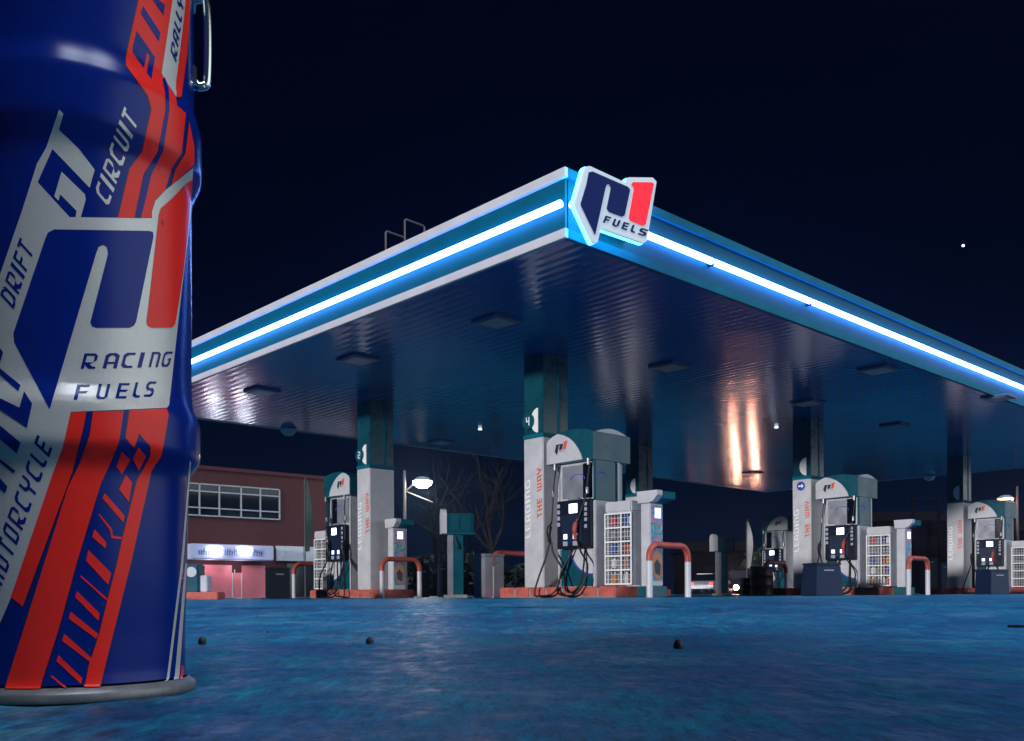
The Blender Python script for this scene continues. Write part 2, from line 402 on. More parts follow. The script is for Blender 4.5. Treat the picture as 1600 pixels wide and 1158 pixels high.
# light fittings and domes under the ceiling
M['fitting'] = mat('unlit_fitting', (0.07, 0.10, 0.18), 0.4, 0.2)
def on_ceiling(px, py):
    r = ray(px, py); Y = (4.52 - CZ)/r.z; p = Vector((r.x*Y, Y, 4.52)); return STM.inverted() @ p
for px, py in ((776,500),(1046,571),(1372,576),(410,610),(690,690),(1262,628),(1398,664),(1176,738),(560,560),(1560,620)):
    p = on_ceiling(px, py)
    f = MB().box((p.x-.30, p.y-.30, 4.475), (p.x+.30, p.y+.30, 4.518), .01).build('ceiling_light', M['fitting'], cp)
    MB().box((p.x-.22, p.y-.22, 4.462), (p.x+.22, p.y+.22, 4.473), .004).build('diffuser', M['galv'], f)
M['spot'] = mat('small_lamp', (0.8, 0.8, 0.8), 0.3, emit=(0.8, 0.88, 1.0), es=1.6)
for px, py in ((750,669),(1213,666)):
    p = on_ceiling(px, py)
    MB().lathe([(.05, 0), (.055, .03), (.02, .05)], (p.x, p.y, 4.47), 12).build('spot_lamp', M['spot'], cp, True)
for s, t in ((14.35, 4.3), (7.3, 27.75)):
    MB().lathe([(.02, -.17), (.10, -.155), (.18, -.09), (.215, 0), (.03, .01)], (t, s, 4.50), 20).build('dome', M['white'], cp, True)
# roof ladder rails
rl = tag(bpy.data.objects.new('ladder_rail', None), 'pair of thin white grab rails rising from the canopy roof edge', 'rail'); COL.objects.link(rl); rl.location = P0; rl.rotation_euler = (0, 0, ANG)
for s, t0, t1, h in ((4.05, .17, .55, .42), (3.55, .17, .55, .46)):
    MB().tube([(t0, s, 5.10), (t0, s, 5.36+h-.02), (t0+.02, s, 5.36+h), (t1-.02, s, 5.36+h-.01), (t1, s, 5.36+h-.03), (t1, s, 5.10)], .016, 8).build('rail', M['lamppole'], rl, True)
# a low box by the rails
tag(MB().box((.16, 4.35, 5.103), (.5, 4.95, 5.43), .02).build('roof_vent', M['galv'], None, mx=STM), 'low grey vent box on the canopy roof beside the ladder rails', 'vent')

# ------------------------------------------------------------------ emblem sign on the canopy corner
SY = -0.30
def on_sign(px, py, y=SY):
    r = ray(px, py); n = Ld; k = ((P0 + Ld*y - Vector((0,0,CZ))).dot(n) - 0) / r.dot(n)
    k = (P0 + Ld*y).dot(n) / r.dot(n)
    p = Vector((r.x*k, r.y*k, CZ + r.z*k)); l = STM.inverted() @ p
    return (l.x, l.z)
M['signface'] = mat('sign_face', (0.45, 0.50, 0.56), 0.5, emit=(0.75, 0.90, 1.0), es=0.30, spec=.2)
M['signnavy'] = mat('sign_navy', (0.001, 0.010, 0.10), 0.5, spec=.08)
M['signred'] = mat('sign_red', (0.70, 0.02, 0.035), 0.5, emit=(1.0, 0.02, 0.045), es=0.55, spec=.1)
M['halo'] = mat('sign_back_light', (0.2, 0.5, 0.7), 0.4, emit=(0.03, 0.45, 1.0), es=14.0)
sg = thing('canopy_sign', 'illuminated blue and red P1 FUELS emblem sign on the near canopy corner', 'sign', P0, ANG)
def signpoly(name, pts, y0, y1, m, par, grow=0.0):
    q = [on_sign(*p) for p in pts]
    if grow:
        c = (sum(p[0] for p in q)/len(q), sum(p[1] for p in q)/len(q)); q = [(c[0]+(p[0]-c[0])*grow, c[1]+(p[1]-c[1])*grow) for p in q]
    return MB().prism([(p[0], y0, p[1]) for p in q], (0, y1-y0, 0)).build(name, m, par)
board = signpoly('board', LOGO_EDGE, SY, SY+.04, M['signface'], sg)
signpoly('back_light', LOGO_EDGE, SY+.043, SY+.09, M['halo'], sg, 1.012)
signpoly('letter', LOGO_P, SY-.014, SY-.003, M['signnavy'], sg)
signpoly('numeral', LOGO_1, SY-.014, SY-.003, M['signred'], sg)
o, rn, up = LOGO_TXT
b = MB()
for q in text_quads('FUELS', rn, up, 0.06, 0.42, True):
    p = [on_sign(o[0]+v[0], o[1]+v[1]) for v in q]
    b.prism([(a[0], SY-.014, a[1]) for a in p], (0, .011, 0))
b.build('lettering', M['signnavy'], sg)
MB().box((.5, SY+.17, 4.75), (1.2, .06, 4.83)).build('bracket', M['galv'], sg)

# small emblem (same shapes, squared up) for pumps: coordinates in a 0..1 box
def logo_uv(p):
    x, z = on_sign(*p); x0, z0 = on_sign(901, 378); x1, z1 = on_sign(1024, 282)
    u = (x - x0)/(x1 - x0); v = (z - z0)/(z1 - z0); return (u, v)
def small_logo(parent, origin, U, V):
    o, U, V = Vector(origin), Vector(U), Vector(V); n = Vector((-.004, 0, 0))
    def put(name, pts, m):
        MB().prism([o + U*logo_uv(p)[0] + V*logo_uv(p)[1] for p in pts], n).build(name, m, parent)
    put('emblem', LOGO_P, M['ink']); put('numeral', LOGO_1, M['orange'])
    b = MB(); a, rn, up = LOGO_TXT
    for q in text_quads('FUELS', (56, 19), (2.2, -7), 0.06, 0.42, True):
        b.prism([o + U*logo_uv((a[0]+v[0], a[1]-2+v[1]))[0] + V*logo_uv((a[0]+v[0], a[1]-2+v[1]))[1] for v in q], n)
    b.build('lettering', M['ink'], parent)

# ------------------------------------------------------------------ columns
CT = (4.12, 13.72, 23.32); CS = (4.45, 10.05)
def column(s, t, label, digit=None, arrow=False, text='w'):
    c = thing('canopy_column', label, 'column', st(s, t, 0.0), ANG, 'columns holding up the canopy')
    hx, hy = .34, .26
    MB().box((-hx, -hy, .192), (hx, hy, 2.97), .012).build('lower_cladding', M['white'], c)
    MB().box((-hx-.012, -hy-.012, 2.972), (hx+.012, hy+.012, 3.05), .006).build('collar', M['teal_and_shade'], c)
    MB().box((-hx+.006, -hy+.006, 3.052), (hx-.006, hy-.006, 4.515), .01).build('upper_cladding', M['tealdark'], c)
    MB().box((.05, -hy-.006, 3.06), (.085, -hy+.004, 4.51)).build('cover_strip', M['teal_and_shade'], c)
    x = -hx - .006
    flat_text('lettering', 'LEADING', (-hx-.001, .085, 1.14), (0, 0, 1.08), (0, .135, 0), M['letterw'], c, -0.25, .22, (-.004, 0, 0))
    flat_text('lettering', 'THE WAY', (-hx-.001, -.215, 1.50), (0, 0, .92), (0, .125, 0), M['orange'], c, -0.25, .22, (-.004, 0, 0))
    # half-round panel on the teal part
    pts = [(x, .10, 3.06)] + [(x, -.09+.20*math.sin(a), 3.30+.22*math.cos(a)*-1) for a in [PI*k/14 for k in range(15)]] + [(x, -.02, 3.54)]
    pts = [(-hx-.004, -.14, 3.06), (-hx-.004, -.14, 3.52)] + [(-hx-.004, -.14+.19*math.sin(a), 3.29+.23*math.cos(a)) for a in [PI*k/12 for k in range(1, 12)]]
    MB().prism(pts, (-.014, 0, 0)).build('number_panel', M['letterw'], c)
    if digit:
        d = MB()
        ring = [(-hx-.05, .10+.15*math.cos(a), 3.29+.15*math.sin(a)) for a in [2*PI*k/20 for k in range(20)]]
        dk = d.prism(ring, (.03, 0, 0)).build('number_disc', M['teal'], c)
        flat_text('numeral', digit, (-hx-.051, .14, 3.21), (0, -.09, 0), (0, 0, .16), M['letterw'], dk, 0, .2, (-.004, 0, 0))
    if arrow:
        ring = [(-hx-.001, .02+.115*math.cos(a), 2.80+.115*math.sin(a)) for a in [2*PI*k/20 for k in range(20)]]
        dk = MB().prism(ring, (-.006, 0, 0)).build('arrow_disc', mat('blue_disc', (.01, .05, .35), .4), c)
        MB().prism([(-hx-.008, .09, 2.82), (-hx-.008, .0, 2.82), (-hx-.008, .0, 2.865), (-hx-.008, -.06, 2.80), (-hx-.008, .0, 2.735), (-hx-.008, .0, 2.78), (-hx-.008, .09, 2.78)], (-.004, 0, 0)).build('arrow', M['letterw'], dk)
    return c
column(CS[0], CT[0], 'nearest white and teal canopy column with red THE WAY lettering, left of the nearest pump', '4')
column(CS[1], CT[0], 'white and teal canopy column with the number 2 disc, nearest the brick building', '2')
column(CS[0], CT[1], 'white and teal canopy column with a round blue arrow sign above its lettering', arrow=True)
column(CS[0], CT[2], 'white and teal canopy column at the far right, below the orange lamp')
column(CS[1], CT[1], 'teal canopy column mostly hidden behind the nearest fuel pump')
column(CS[1], CT[2], 'teal canopy column mostly hidden behind the column with the arrow sign')

# ------------------------------------------------------------------ kerbs, hoops
def island(s0, s1, t, label):
    k = thing('pump_island', label, 'kerb', st((s0+s1)/2, t, 0), ANG, 'raised red pump islands')
    h = (s1-s0)/2; n = 7
    for i in range(n):
        a, c = -h + 2*h*i/n, -h + 2*h*(i+1)/n
        MB().box((-.50, a+.006, 0), (.50, c-.006, .19), .02).build('kerb_block', M['red'], k)
    MB().box((-.485, -h+.02, -.02), (.485, h-.02, .17)).build('core', M['concrete'], k)
    return k
def hoop(s, t, label):
    h = thing('guard_hoop', label, 'guard rail', st(s, t, 0), ANG, 'guard hoops at the island ends')
    w, H, r, R_ = .52, .92, .054, .2
    for sg_ in (-1, 1):
        MB().tube([(sg_*w, 0, 0), (sg_*w, 0, .60)], r, 14).build('post', M['white'], h, True)
    p = [(-w, 0, .602)] + [(-w+R_-R_*math.cos(a), 0, H-R_-r+R_*math.sin(a)) for a in [PI/2*k/8 for k in range(9)]]
    p += [(w-R_+R_*math.sin(a), 0, H-R_-r+R_*math.cos(a)) for a in [PI/2*k/8 for k in range(9)]] + [(w, 0, .602)]
    MB().tube(p, r+.001, 14).build('top_bar', M['redpaint'], h, True)
    return h
for t, a, bq in ((CT[0], 'long red kerbed island under the nearest column and pump', 'red kerbed island under the column with the number 2 disc'),
                 (CT[1], 'red kerbed island under the column with the arrow sign', 'red kerbed island hidden behind the nearest pump'),
                 (CT[2], 'red kerbed island at the far right of the forecourt', 'red kerbed island in the middle distance beside the brown barrel')):
    island(2.32, 5.25, t, a); island(9.25, 12.18, t, bq)
hoop(1.62, CT[0]+.05, 'large red and white guard hoop right of the oil rack at the nearest pump')
hoop(5.42, CT[0], 'red and white guard hoop partly hidden behind the nearest column')
hoop(9.08, CT[0], 'red and white guard hoop in front of the column with the number 2 disc')
hoop(12.88, CT[0], 'red and white guard hoop nearest the shop, left of the far left pump')
hoop(1.62, CT[1], 'guard hoop right of the oil rack at the pump with the arrow sign column')
hoop(5.42, CT[1], 'guard hoop left of the column with the arrow sign, beside the barrel')

# ------------------------------------------------------------------ pumps
def pump(s, t, m, label, detail=True):
    d = thing('fuel_pump', label, 'fuel pump', st(s, t, .19), ANG, 'fuel pumps on the islands')
    if m < 0: pass
    Y = lambda y: y*m
    def bx(name, a, c, mt, bev=0.0, par=None):
        y0, y1 = sorted((Y(a[1]), Y(c[1])))
        return MB().box((a[0], y0, a[2]-.19), (c[0], y1, c[2]-.19), bev).build(name, mt, par or d)
    Z = lambda z: z-.19
    bx('body', (-.36, -.50, .192), (.36, .40, 2.41), M['pale'], .01)
    # hood
    prof = [(.565,2.41),(.565,2.80),(.52,2.86),(.40,2.92),(.28,2.955),(.10,2.985),(-.2,2.98),(-.45,2.94),(-.565,2.89),(-.565,2.41)]
    MB().prism([(-.5, Y(y), Z(z+.003)) for y, z in prof], (1.0, 0, 0)).build('hood', M['teal'], d)
    sail = [(.555,2.418),(.555,2.795),(.515,2.85),(.40,2.91),(.28,2.945),(.14,2.91),(.0,2.845),(-.12,2.755),(-.22,2.64),(-.29,2.53),(-.325,2.43)]
    for sx in (-1, 1):
        x0 = -.503 if sx < 0 else .503
        MB().prism([(x0, Y(y), Z(z)) for y, z in sail], (.012*sx, 0, 0)).build('hood_panel', M['white'], d)
    MB().prism([(x, Y(-.56), Z(2.90) + .085*math.sin(PI*(x+.42)/.84)) for x in [-.42+.84*k/12 for k in range(13)]], (0, Y(.30), 0)).build('hood_cap', M['white'], d)
    u = -.30 if m > 0 else -.30
    yl = .40 if m > 0 else .30
    if m > 0: small_logo(d, (-.516, .36, Z(2.52)), (0, -.34, 0), (0, 0, .30))
    else: small_logo(d, (-.516, -.02, Z(2.52)), (0, -.34, 0), (0, 0, .30))
    # end pillar, two tones
    for sy in (1,):
        bx('end_panel', (-.44, -.565, .192), (.10, -.503, 1.70), M['pale'], .012)
        bx('end_panel', (-.44, -.565, 1.702), (.10, -.503, 2.408), M['teal'], .012)
        bx('end_post', (.16, -.55, .192), (.24, -.503, 2.408), M['galv'], .01)
    bx('corner_strip', (-.39, -.50, .192), (-.363, -.45, 2.408), M['white'], .004)
    bx('corner_strip', (-.39, .36, .192), (-.363, .40, 2.408), M['white'], .004)
    # upper window with a violet arch
    bx('upper_panel', (-.368, -.20, 1.78), (-.362, .30, 2.36), M['steel']); bx('side_window', (-.368, -.43, 1.76), (-.362, -.205, 2.38), M['glass'])
    arch = [(-.372, Y(.12-.20+.17*math.cos(a)), Z(2.10+.10*math.sin(a))) for a in [PI*k/12 for k in range(13)]]
    MB().tube(arch, .008, 6).build('arch_outline', M['purple'], d)
    arch = [(-.28+.13*math.cos(a)-.02, Y(-.569), Z(2.10+.10*math.sin(a))) for a in [PI*k/12 for k in range(13)]]
    MB().tube(arch, .008, 6).build('arch_outline', M['purple'], d)  # violet arc stands in for a reflection on the end panel
    # console
    cn = bx('console', (-.52, -.50, .87), (-.37, .31, 1.73), M['black'], .02)
    bx('console_top', (-.50, -.20, 1.732), (-.40, .06, 1.77), M['steel'], .01)
    bx('screen', (-.526, -.20, 1.50), (-.521, -.01, 1.66), M['screen'])
    bx('display', (-.526, .04, 1.04), (-.521, .13, 1.13), M['screenlow'])
    bx('display', (-.526, -.20, 1.04), (-.521, -.10, 1.13), M['screenlow'])
    bx('bezel', (-.524, -.30, .95), (-.521, .18, 1.47), M['darkblue'])
    if detail:
        for z in (1.64, 1.53, 1.42, 1.31):
            bx('button', (-.530, .215, z-.035), (-.521, .285, z+.035), M['button'], .004)
        for z in (1.64, 1.55, 1.46, 1.37, 1.25):
            bx('button', (-.530, -.44, z-.03), (-.521, -.375, z+.03), M['button'], .004)
        bx('label_plate', (-.530, .03, .92), (-.521, .14, 1.0), M['button']); bx('label_plate', (-.530, -.21, .92), (-.521, -.10, 1.0), M['button'])
    # lower panel
    bx('lower_panel', (-.372, -.44, .20), (-.362, .34, .865), M['teal'])
    q = [(-.375, Y(-.44), Z(.862)), (-.375, Y(.06), Z(.862))] + [(-.375, Y(-.44+.50*math.cos(a)), Z(.862-.44*math.sin(a))) for a in [PI/2*k/10 for k in range(1, 11)]]
    MB().prism(q, (-.006, 0, 0)).build('round_panel', M['white'], d)
    MB().tube([(-.384, Y(-.44+.51*math.cos(a)), Z(.862-.45*math.sin(a))) for a in [PI/2*k/10 for k in range(0, 11)]], .012, 6).build('round_edge', M['purple'], d)
    # nozzles and hoses
    def nozzle(y, z, mt):
        return MB().tube(smooth_path([(-.55, Y(y), Z(z+.20)), (-.60, Y(y), Z(z+.12)), (-.62, Y(y+.01), Z(z)), (-.58, Y(y+.02), Z(z-.16))], 4), [.018]*4+[.045]*5+[.035]*3+[.03], 10).build('nozzle', mt, d, True)
    nozzle(.40, 1.16, M['rubber']); nozzle(-.24, 1.18, M['redpaint'] if m > 0 else M['rubber'])
    hoses = [[(-.48,.33,2.40),(-.52,.36,2.1),(-.53,.39,1.7),(-.55,.40,1.34)],
             [(-.48,-.47,2.40),(-.52,-.46,2.1),(-.53,-.42,1.8),(-.56,-.33,1.5),(-.57,-.26,1.34)],
             [(-.58,.42,1.0),(-.62,.50,.7),(-.70,.60,.35),(-.74,.66,.06),(-.74,.50,.03),(-.72,.25,.06),(-.64,.16,.2),(-.58,.14,.45),(-.50,.0,.75),(-.44,-.06,.88)],
             [(-.58,-.26,1.0),(-.6,-.36,.8),(-.62,-.52,.6),(-.66,-.54,.38),(-.72,-.40,.10),(-.74,-.15,.03),(-.72,.08,.08),(-.64,.16,.16),(-.57,.20,.30),(-.50,.14,.5),(-.42,.05,.88)],
             [(-.56,.40,1.0),(-.55,.36,.8),(-.52,.16,.5),(-.58,.05,.3),(-.66,-.05,.14),(-.66,-.2,.10),(-.55,-.32,.3),(-.42,-.3,.88)]]
    for i, h in enumerate(hoses):
        p = smooth_path([(x, Y(y), Z(z)) for x, y, z in h], 8)
        MB().tube(p, .017 if i > 1 else .014, 8).build('hose', M['rubber'], d, 'all')
    for y, z in ((.345, 2.36), (-.465, 2.38), (.385, 1.88), (-.435, 1.88)):
        MB().tube([(-.515, Y(y), Z(z+.05)), (-.515, Y(y), Z(z-.06))], .026, 8).build('hose_coupling', M['galv'], d, True)
    return d
pump(3.455, CT[0]+.08, 1, 'nearest fuel pump with a red nozzle and looping black hoses')
pump(3.455, CT[1]+.08, 1, 'fuel pump beside the column with the arrow sign, behind the dark blue bin')
pump(3.455, CT[2]+.08, 1, 'fuel pump at the far right beneath the orange lamp')
pump(11.045, CT[0]+.08, -1, 'fuel pump left of the column with the number 2 disc')
pump(11.045, CT[2]+.08, -1, 'small far fuel pump behind the brown barrel')
pump(11.045, CT[1]+.08, -1, 'fuel pump almost hidden behind the nearest pump')

# ------------------------------------------------------------------ oil racks, payment posts
BOT = [mat('bottle_'+n, c, .35) for n, c in (('red', (.5,.04,.04)), ('amber', (.45,.18,.06)), ('white', (.6,.6,.6)), ('blue', (.03,.08,.4)), ('grey', (.2,.2,.24)))]
bottle_src = {}
def rack(s, t, label, where, fill=True):
    r = thing('oil_rack', label, 'rack', st(s, t, .19), ANG, 'wire fronted oil racks')
    hx, hy, H = .24, .29, 1.46
    MB().box((-hx+.05, -hy, 0.02), (hx, hy, .05)).build('base', M['white'], r)
    MB().box((-hx, -hy-.004, H-.19), (hx, hy+.004, H), .02).build('header', M['white'], r)
    MB().box((hx-.03, -hy, .052), (hx, hy, H-.192)).build('back_panel', M['darkgrey'], r)
    for y in (-hy, hy-.03):
        MB().box((-hx+.05, y, .052), (hx-.032, y+.03, H-.192)).build('side_panel', M['pale'], r)
    zs = [.055, .31, .56, .81, 1.04]
    for z in zs[1:]: MB().box((-hx+.05, -hy+.032, z), (hx-.032, hy-.032, z+.012)).build('shelf', M['galv'], r)
    g = MB()
    for k in range(9):
        y = -hy + 2*hy*k/8; w = .024 if k in (0, 3, 8) else .005
        g.box((-hx-w*.3, y-w/2, .03), (-hx+w*.3+.004, y+w/2, H-.195))
    for k in range(16):
        z = .04 + (H-.25)*k/15; w = .026 if k % 3 == 0 else .005
        g.box((-hx-.008-w*.3, -hy, z-w/2), (-hx-.008+w*.3, hy, z+w/2))
    g.build('wire_grid', M['letterw'], r)
    if fill:
        k = 0
        for zi, z in enumerate(zs):
            for yi in range(4):
                k += 1
                ci = (zi*3 + yi*2 + zi*yi) % 5; y = -hy+.10 + yi*.127
                if ci not in bottle_src:
                    bm = MB(); bm.box((-.045, -.05, .0), (.045, .05, .155), .015); bm.tube([(0, 0, .15), (0, 0, .168)], [.03, .018], 10); o = bm.build('oil_bottle', BOT[ci])
                    MB().tube([(0, 0, .169), (0, 0, .195)], .02, 10).build('cap', M['letterw'], o); bottle_src[ci] = o; first = True
                else:
                    o = bottle_src[ci].copy(); COL.objects.link(o)
                    for ch in bottle_src[ci].children: c2 = ch.copy(); COL.objects.link(c2); c2.parent = o
                zz = (.052 if zi == 0 else z+.0125) + .19
                o.location = st(s, t, 0) + Rd*(-.09) + Ld*y + Vector((0, 0, zz)); o.rotation_euler = (0, 0, ANG)
                col = ['red','amber','white','blue','grey'][ci]; shelf = ['bottom','second lowest','middle','second highest','top'][zi]; ps = ['right end','right of centre','left of centre','left end'][yi]
                tag(o, '%s oil bottle, %s of %s shelf, rack %s' % (col, ps, shelf, where), 'oil bottle', 'oil bottles in the wire racks')
    return r
rack(2.47, CT[0]-.02, 'white wire fronted oil rack beside the nearest pump', 'at the nearest pump')
rack(2.47, CT[1]-.02, 'white wire fronted oil rack right of the pump by the arrow sign column', 'near the arrow sign')
rack(12.05, CT[0]-.02, 'white rack standing behind the pump nearest the shop', 'nearest the shop', False)
rack(2.47, CT[2]-.02, 'white oil rack cut by the right edge of the photo', 'far right', False)

def poster_material():
    m = bpy.data.materials.new('printed_poster'); m.use_nodes = True; t = m.node_tree; b = t.nodes['Principled BSDF']; L = t.links.new
    c = t.nodes.new('ShaderNodeTexCoord'); v = t.nodes.new('ShaderNodeTexVoronoi'); v.inputs['Scale'].default_value = 5.5
    n = t.nodes.new('ShaderNodeTexNoise'); n.inputs['Scale'].default_value = 3.0; n.inputs['Distortion'].default_value = 2.5
    L(c.outputs['Object'], n.inputs['Vector']); L(n.outputs['Color'], v.inputs['Vector'])
    r = t.nodes.new('ShaderNodeValToRGB'); r.color_ramp.interpolation = 'CONSTANT'; e = r.color_ramp.elements
    e[0].position, e[0].color = 0, (.02, .22, .30, 1); e[1].position, e[1].color = .25, (.30, .18, .45, 1)
    for p, cc in ((.45, (.02, .03, .10, 1)), (.58, (.10, .25, .55, 1)), (.72, (.5, .22, .30, 1)), (.86, (.03, .35, .40, 1))):
        q = e.new(p); q.color = cc
    sp = t.nodes.new('ShaderNodeSeparateXYZ'); L(v.outputs['Color'], sp.inputs[0]); L(sp.outputs[0], r.inputs['Fac']); L(r.outputs[0], b.inputs['Base Color'])
    b.inputs['Roughness'].default_value = 0.3
    return m
M['poster'] = poster_material()
M['skin'] = mat('poster_orange', (.55, .22, .12), .4); M['posterdark'] = mat('poster_dark', (.01, .02, .04), .4)
def payment_post(s, t, label):
    p = thing('payment_post', label, 'payment terminal', st(s, t, .19), ANG, 'payment posts with printed posters')
    MB().box((-.17, -.10, 0), (.17, .10, 1.40), .01).build('cabinet', M['white'], p)
    if s < 5: MB().box((-.22, -.16, -.19), (.22, .16, -.003), .015).build('plinth', M['teal'], p)
    pp = MB().box((-.15, -.112, .10), (.15, -.102, 1.36)).build('poster', M['poster'], p)
    q = [(0+.13*math.cos(a)*(1+.15*math.sin(3*a)), -.113, .36+.24*math.sin(a)) for a in [2*PI*k/18 for k in range(18)]]
    MB().prism(q, (0, -.003, 0)).build('poster_figure', M['skin'], pp)
    q = [(-.06, -.117, .22), (.05, -.117, .18), (.08, -.117, .36), (-.01, -.117, .46), (-.09, -.117, .38)]
    MB().prism(q, (0, -.003, 0)).build('poster_figure', M['posterdark'], pp)
    MB().tube([(.0+.12*math.cos(a), -.116, 1.02+.12*math.sin(a)) for a in [PI+PI*k/12 for k in range(13)]], .012, 6).build('poster_arc', mat('cyan_arc', (.15, .5, .7), .4), pp)
    # sloping head that overhangs the front
    MB().prism([(-.23, -.12, 1.40), (-.23, .12, 1.40), (-.23, .14, 1.60), (-.23, -.30, 1.60), (-.23, -.30, 1.52), (-.23, -.2, 1.42)], (.14, 0, 0)).build('head_end', M['white'], p)
    MB().prism([(-.088, -.11, 1.403), (-.088, .11, 1.403), (-.088, .13, 1.59), (-.088, -.29, 1.59), (-.088, -.29, 1.47)], (.36, 0, 0)).build('head', M['teal_and_shade'], p)
    MB().box((-.06, -.118, 1.15), (.1, -.1125, 1.32), .002).build('display', M['screenlow'], p)
    return p
payment_post(1.98, CT[0]+.05, 'white payment post with teal head and colourful poster, between the oil rack and large hoop')
payment_post(1.98, CT[1]+.05, 'white payment post with teal head right of the oil rack near the arrow sign')
payment_post(9.45, CT[0]+.15, 'payment post with a violet poster behind the hoop by the number 2 column')

# ------------------------------------------------------------------ service posts, bins, barrel
def service_post(px, Y, label, sc=1.0):
    p = at(px, 929, Y); d = thing('service_post', label, 'service unit', (p.x, p.y, 0), ANG-.55, 'air and water service posts')
    MB().box((-.20, -.16, 0), (.22, .16, .06), .01).build('foot', M['concrete'], d)
    MB().box((-.13, -.10, .06), (-.04, .10, 1.18), .006).build('front_panel', M['steel'], d)
    MB().box((-.038, -.11, .06), (.15, .11, 1.18), .008).build('stem', M['teal'], d)
    MB().prism([(-.26, -.17, 1.20), (-.26, .17, 1.20), (-.26, .17, 1.55)] + [(-.26, .17*math.cos(a), 1.55+.12*math.sin(a)) for a in [PI*k/8 for k in range(1, 8)]] + [(-.26, -.17, 1.55)], (.09, 0, 0)).build('front_cover', M['white'], d)
    MB().box((-.168, -.16, 1.21), (.34, .16, 1.58), .008).build('head', M['tealdark'], d)
    MB().box((-.10, -.168, 1.27), (.06, -.1615, 1.54), .002).build('glass_panel', M['teal'], d)
    MB().box((.10, -.168, 1.27), (.28, -.1615, 1.54), .002).build('glass_panel', M['teal'], d)
    MB().box((-.17, -.18, 1.185), (.36, .18, 1.208), .004).build('tray', M['teal_and_shade'], d)
    MB().tube(smooth_path([(.0, -.115, 1.15), (.02, -.16, 1.0), (.06, -.15, .92), (.08, -.115, 1.02)], 5), .012, 8).build('hose', M['rubber'], d, 'all')
    d.scale = (sc, sc, sc)
    return d
service_post(711, 17.6, 'teal boxed service post with a rounded white end, left of the steel bin')
service_post(1127, 25.5, 'grey service post with boxed head standing beyond the bright headlamp')

def bin_(px0, px1, pytop, Y, label, m, rz, taper=.0, name='bin', cat='bin', lid=True):
    a, c = at(px0, 929, Y), at(px1, 929, Y); p = (a+c)/2; w = (c-a).length; h = at((px0+px1)/2, pytop, Y).z
    d = thing(name, label, cat, (p.x, p.y, 0), rz, None)
    k = w/2/(abs(math.cos(rz))+.8*abs(math.sin(rz))); ky = k*.8
    b = MB(); t = 1-taper; z1 = h-.05
    lo = [(-k,-ky),(k,-ky),(k,ky),(-k,ky)]
    v0 = [b.bm.verts.new((x, y, .0)) for x, y in lo]; v1 = [b.bm.verts.new((x*t, y*t, z1)) for x, y in lo]
    for i in range(4): b.bm.faces.new((v0[i], v0[(i+1)%4], v1[(i+1)%4], v1[i]))
    b.bm.faces.new(v0[::-1]); b.bm.faces.new(v1)
    bmesh.ops.bevel(b.bm, geom=b.bm.edges[:], offset=.015, segments=2, affect='EDGES')
    b.build('body', m, d)
    if lid:
        MB().box((-k*t-.012, -ky*t-.012, z1+.002), (k*t+.012, ky*t+.012, h), .012).build('lid', m, d)
        MB().box((-k*t*.4, -ky*t-.02, z1-.12), (k*t*.4, -ky*t*1.0-.004, z1-.09), .004).build('handle', M['galv'], d)
    return d
bin_(740, 788, 866, 18.2, 'square brushed steel litter bin between the service post and nearest column', M['steel'], .62)
bin_(414, 454, 887, 21.5, 'tall dark bin standing in front of the shop shutter', M['darkgrey'], .5)
bin_(1254, 1314, 880, 19.6, 'dark blue tapered bin in front of the pump near the arrow sign', M['darkblue'], .3, .12)
bin_(1526, 1574, 890, 24.5, 'dark blue bin in front of the far right pump', M['darkblue'], .35, .08)
bin_(652, 672, 884, 24.5, 'dark wheeled bin left of the service post, further back', M['darkgrey'], .2)
bin_(683, 702, 881, 27.5, 'blue wheeled bin directly behind the service post', M['darkblue'], .1)
bin_(1158, 1176, 903, 24.0, 'small dark cabinet left of the brown barrel', M['darkgrey'], .1, 0, 'cabinet', 'cabinet')
bin_(1440, 1462, 872, 34.0, 'dark upright bin right of the far oil rack', M['darkgrey'], .1)
bin_(1466, 1482, 880, 36.0, 'blue upright bin left of the far right column', M['darkblue'], .1)
p = at(1190, 929, 23.6)
br = thing('barrel', 'brown steel barrel standing left of the column with the arrow sign', 'barrel', (p.x, p.y, 0))
MB().lathe([(.28,0),(.29,.01),(.285,.04),(.285,.24),(.297,.26),(.285,.28),(.285,.48),(.297,.50),(.285,.52),(.285,.68),(.292,.70),(.292,.73),(.27,.73),(.27,.71)], seg=36).build('drum', mat('brown_steel', (.055, .016, .018), .4, noise=.3), br, True)
MB().lathe([(.03,.705),(.035,.72),(.02,.725)], (.12,-.1,0), 12).build('bung', M['galv'], br, True)

# low cabinet behind the drum
p = at(312, 929, 16.5)
lc = thing('low_cabinet', 'low teal cabinet with a round white panel on a red kerb, beside the big drum', 'cabinet', (p.x-.25, p.y, 0), .1)
MB().box((-.5, -.3, 0), (.62, .3, .13), .015).build('kerb', M['red'], lc)
MB().box((-.4, -.25, .132), (.28, .25, .62), .02).build('body', M['teal'], lc)
MB().box((.285, -.2, .132), (.42, .2, .42), .015).build('side_box', M['white'], lc)
MB().prism([(.16+.09*math.cos(a), -.252, .48+.09*math.sin(a)) for a in [2*PI*k/20 for k in range(20)]], (0, -.006, 0)).build('round_panel', M['white'], lc)

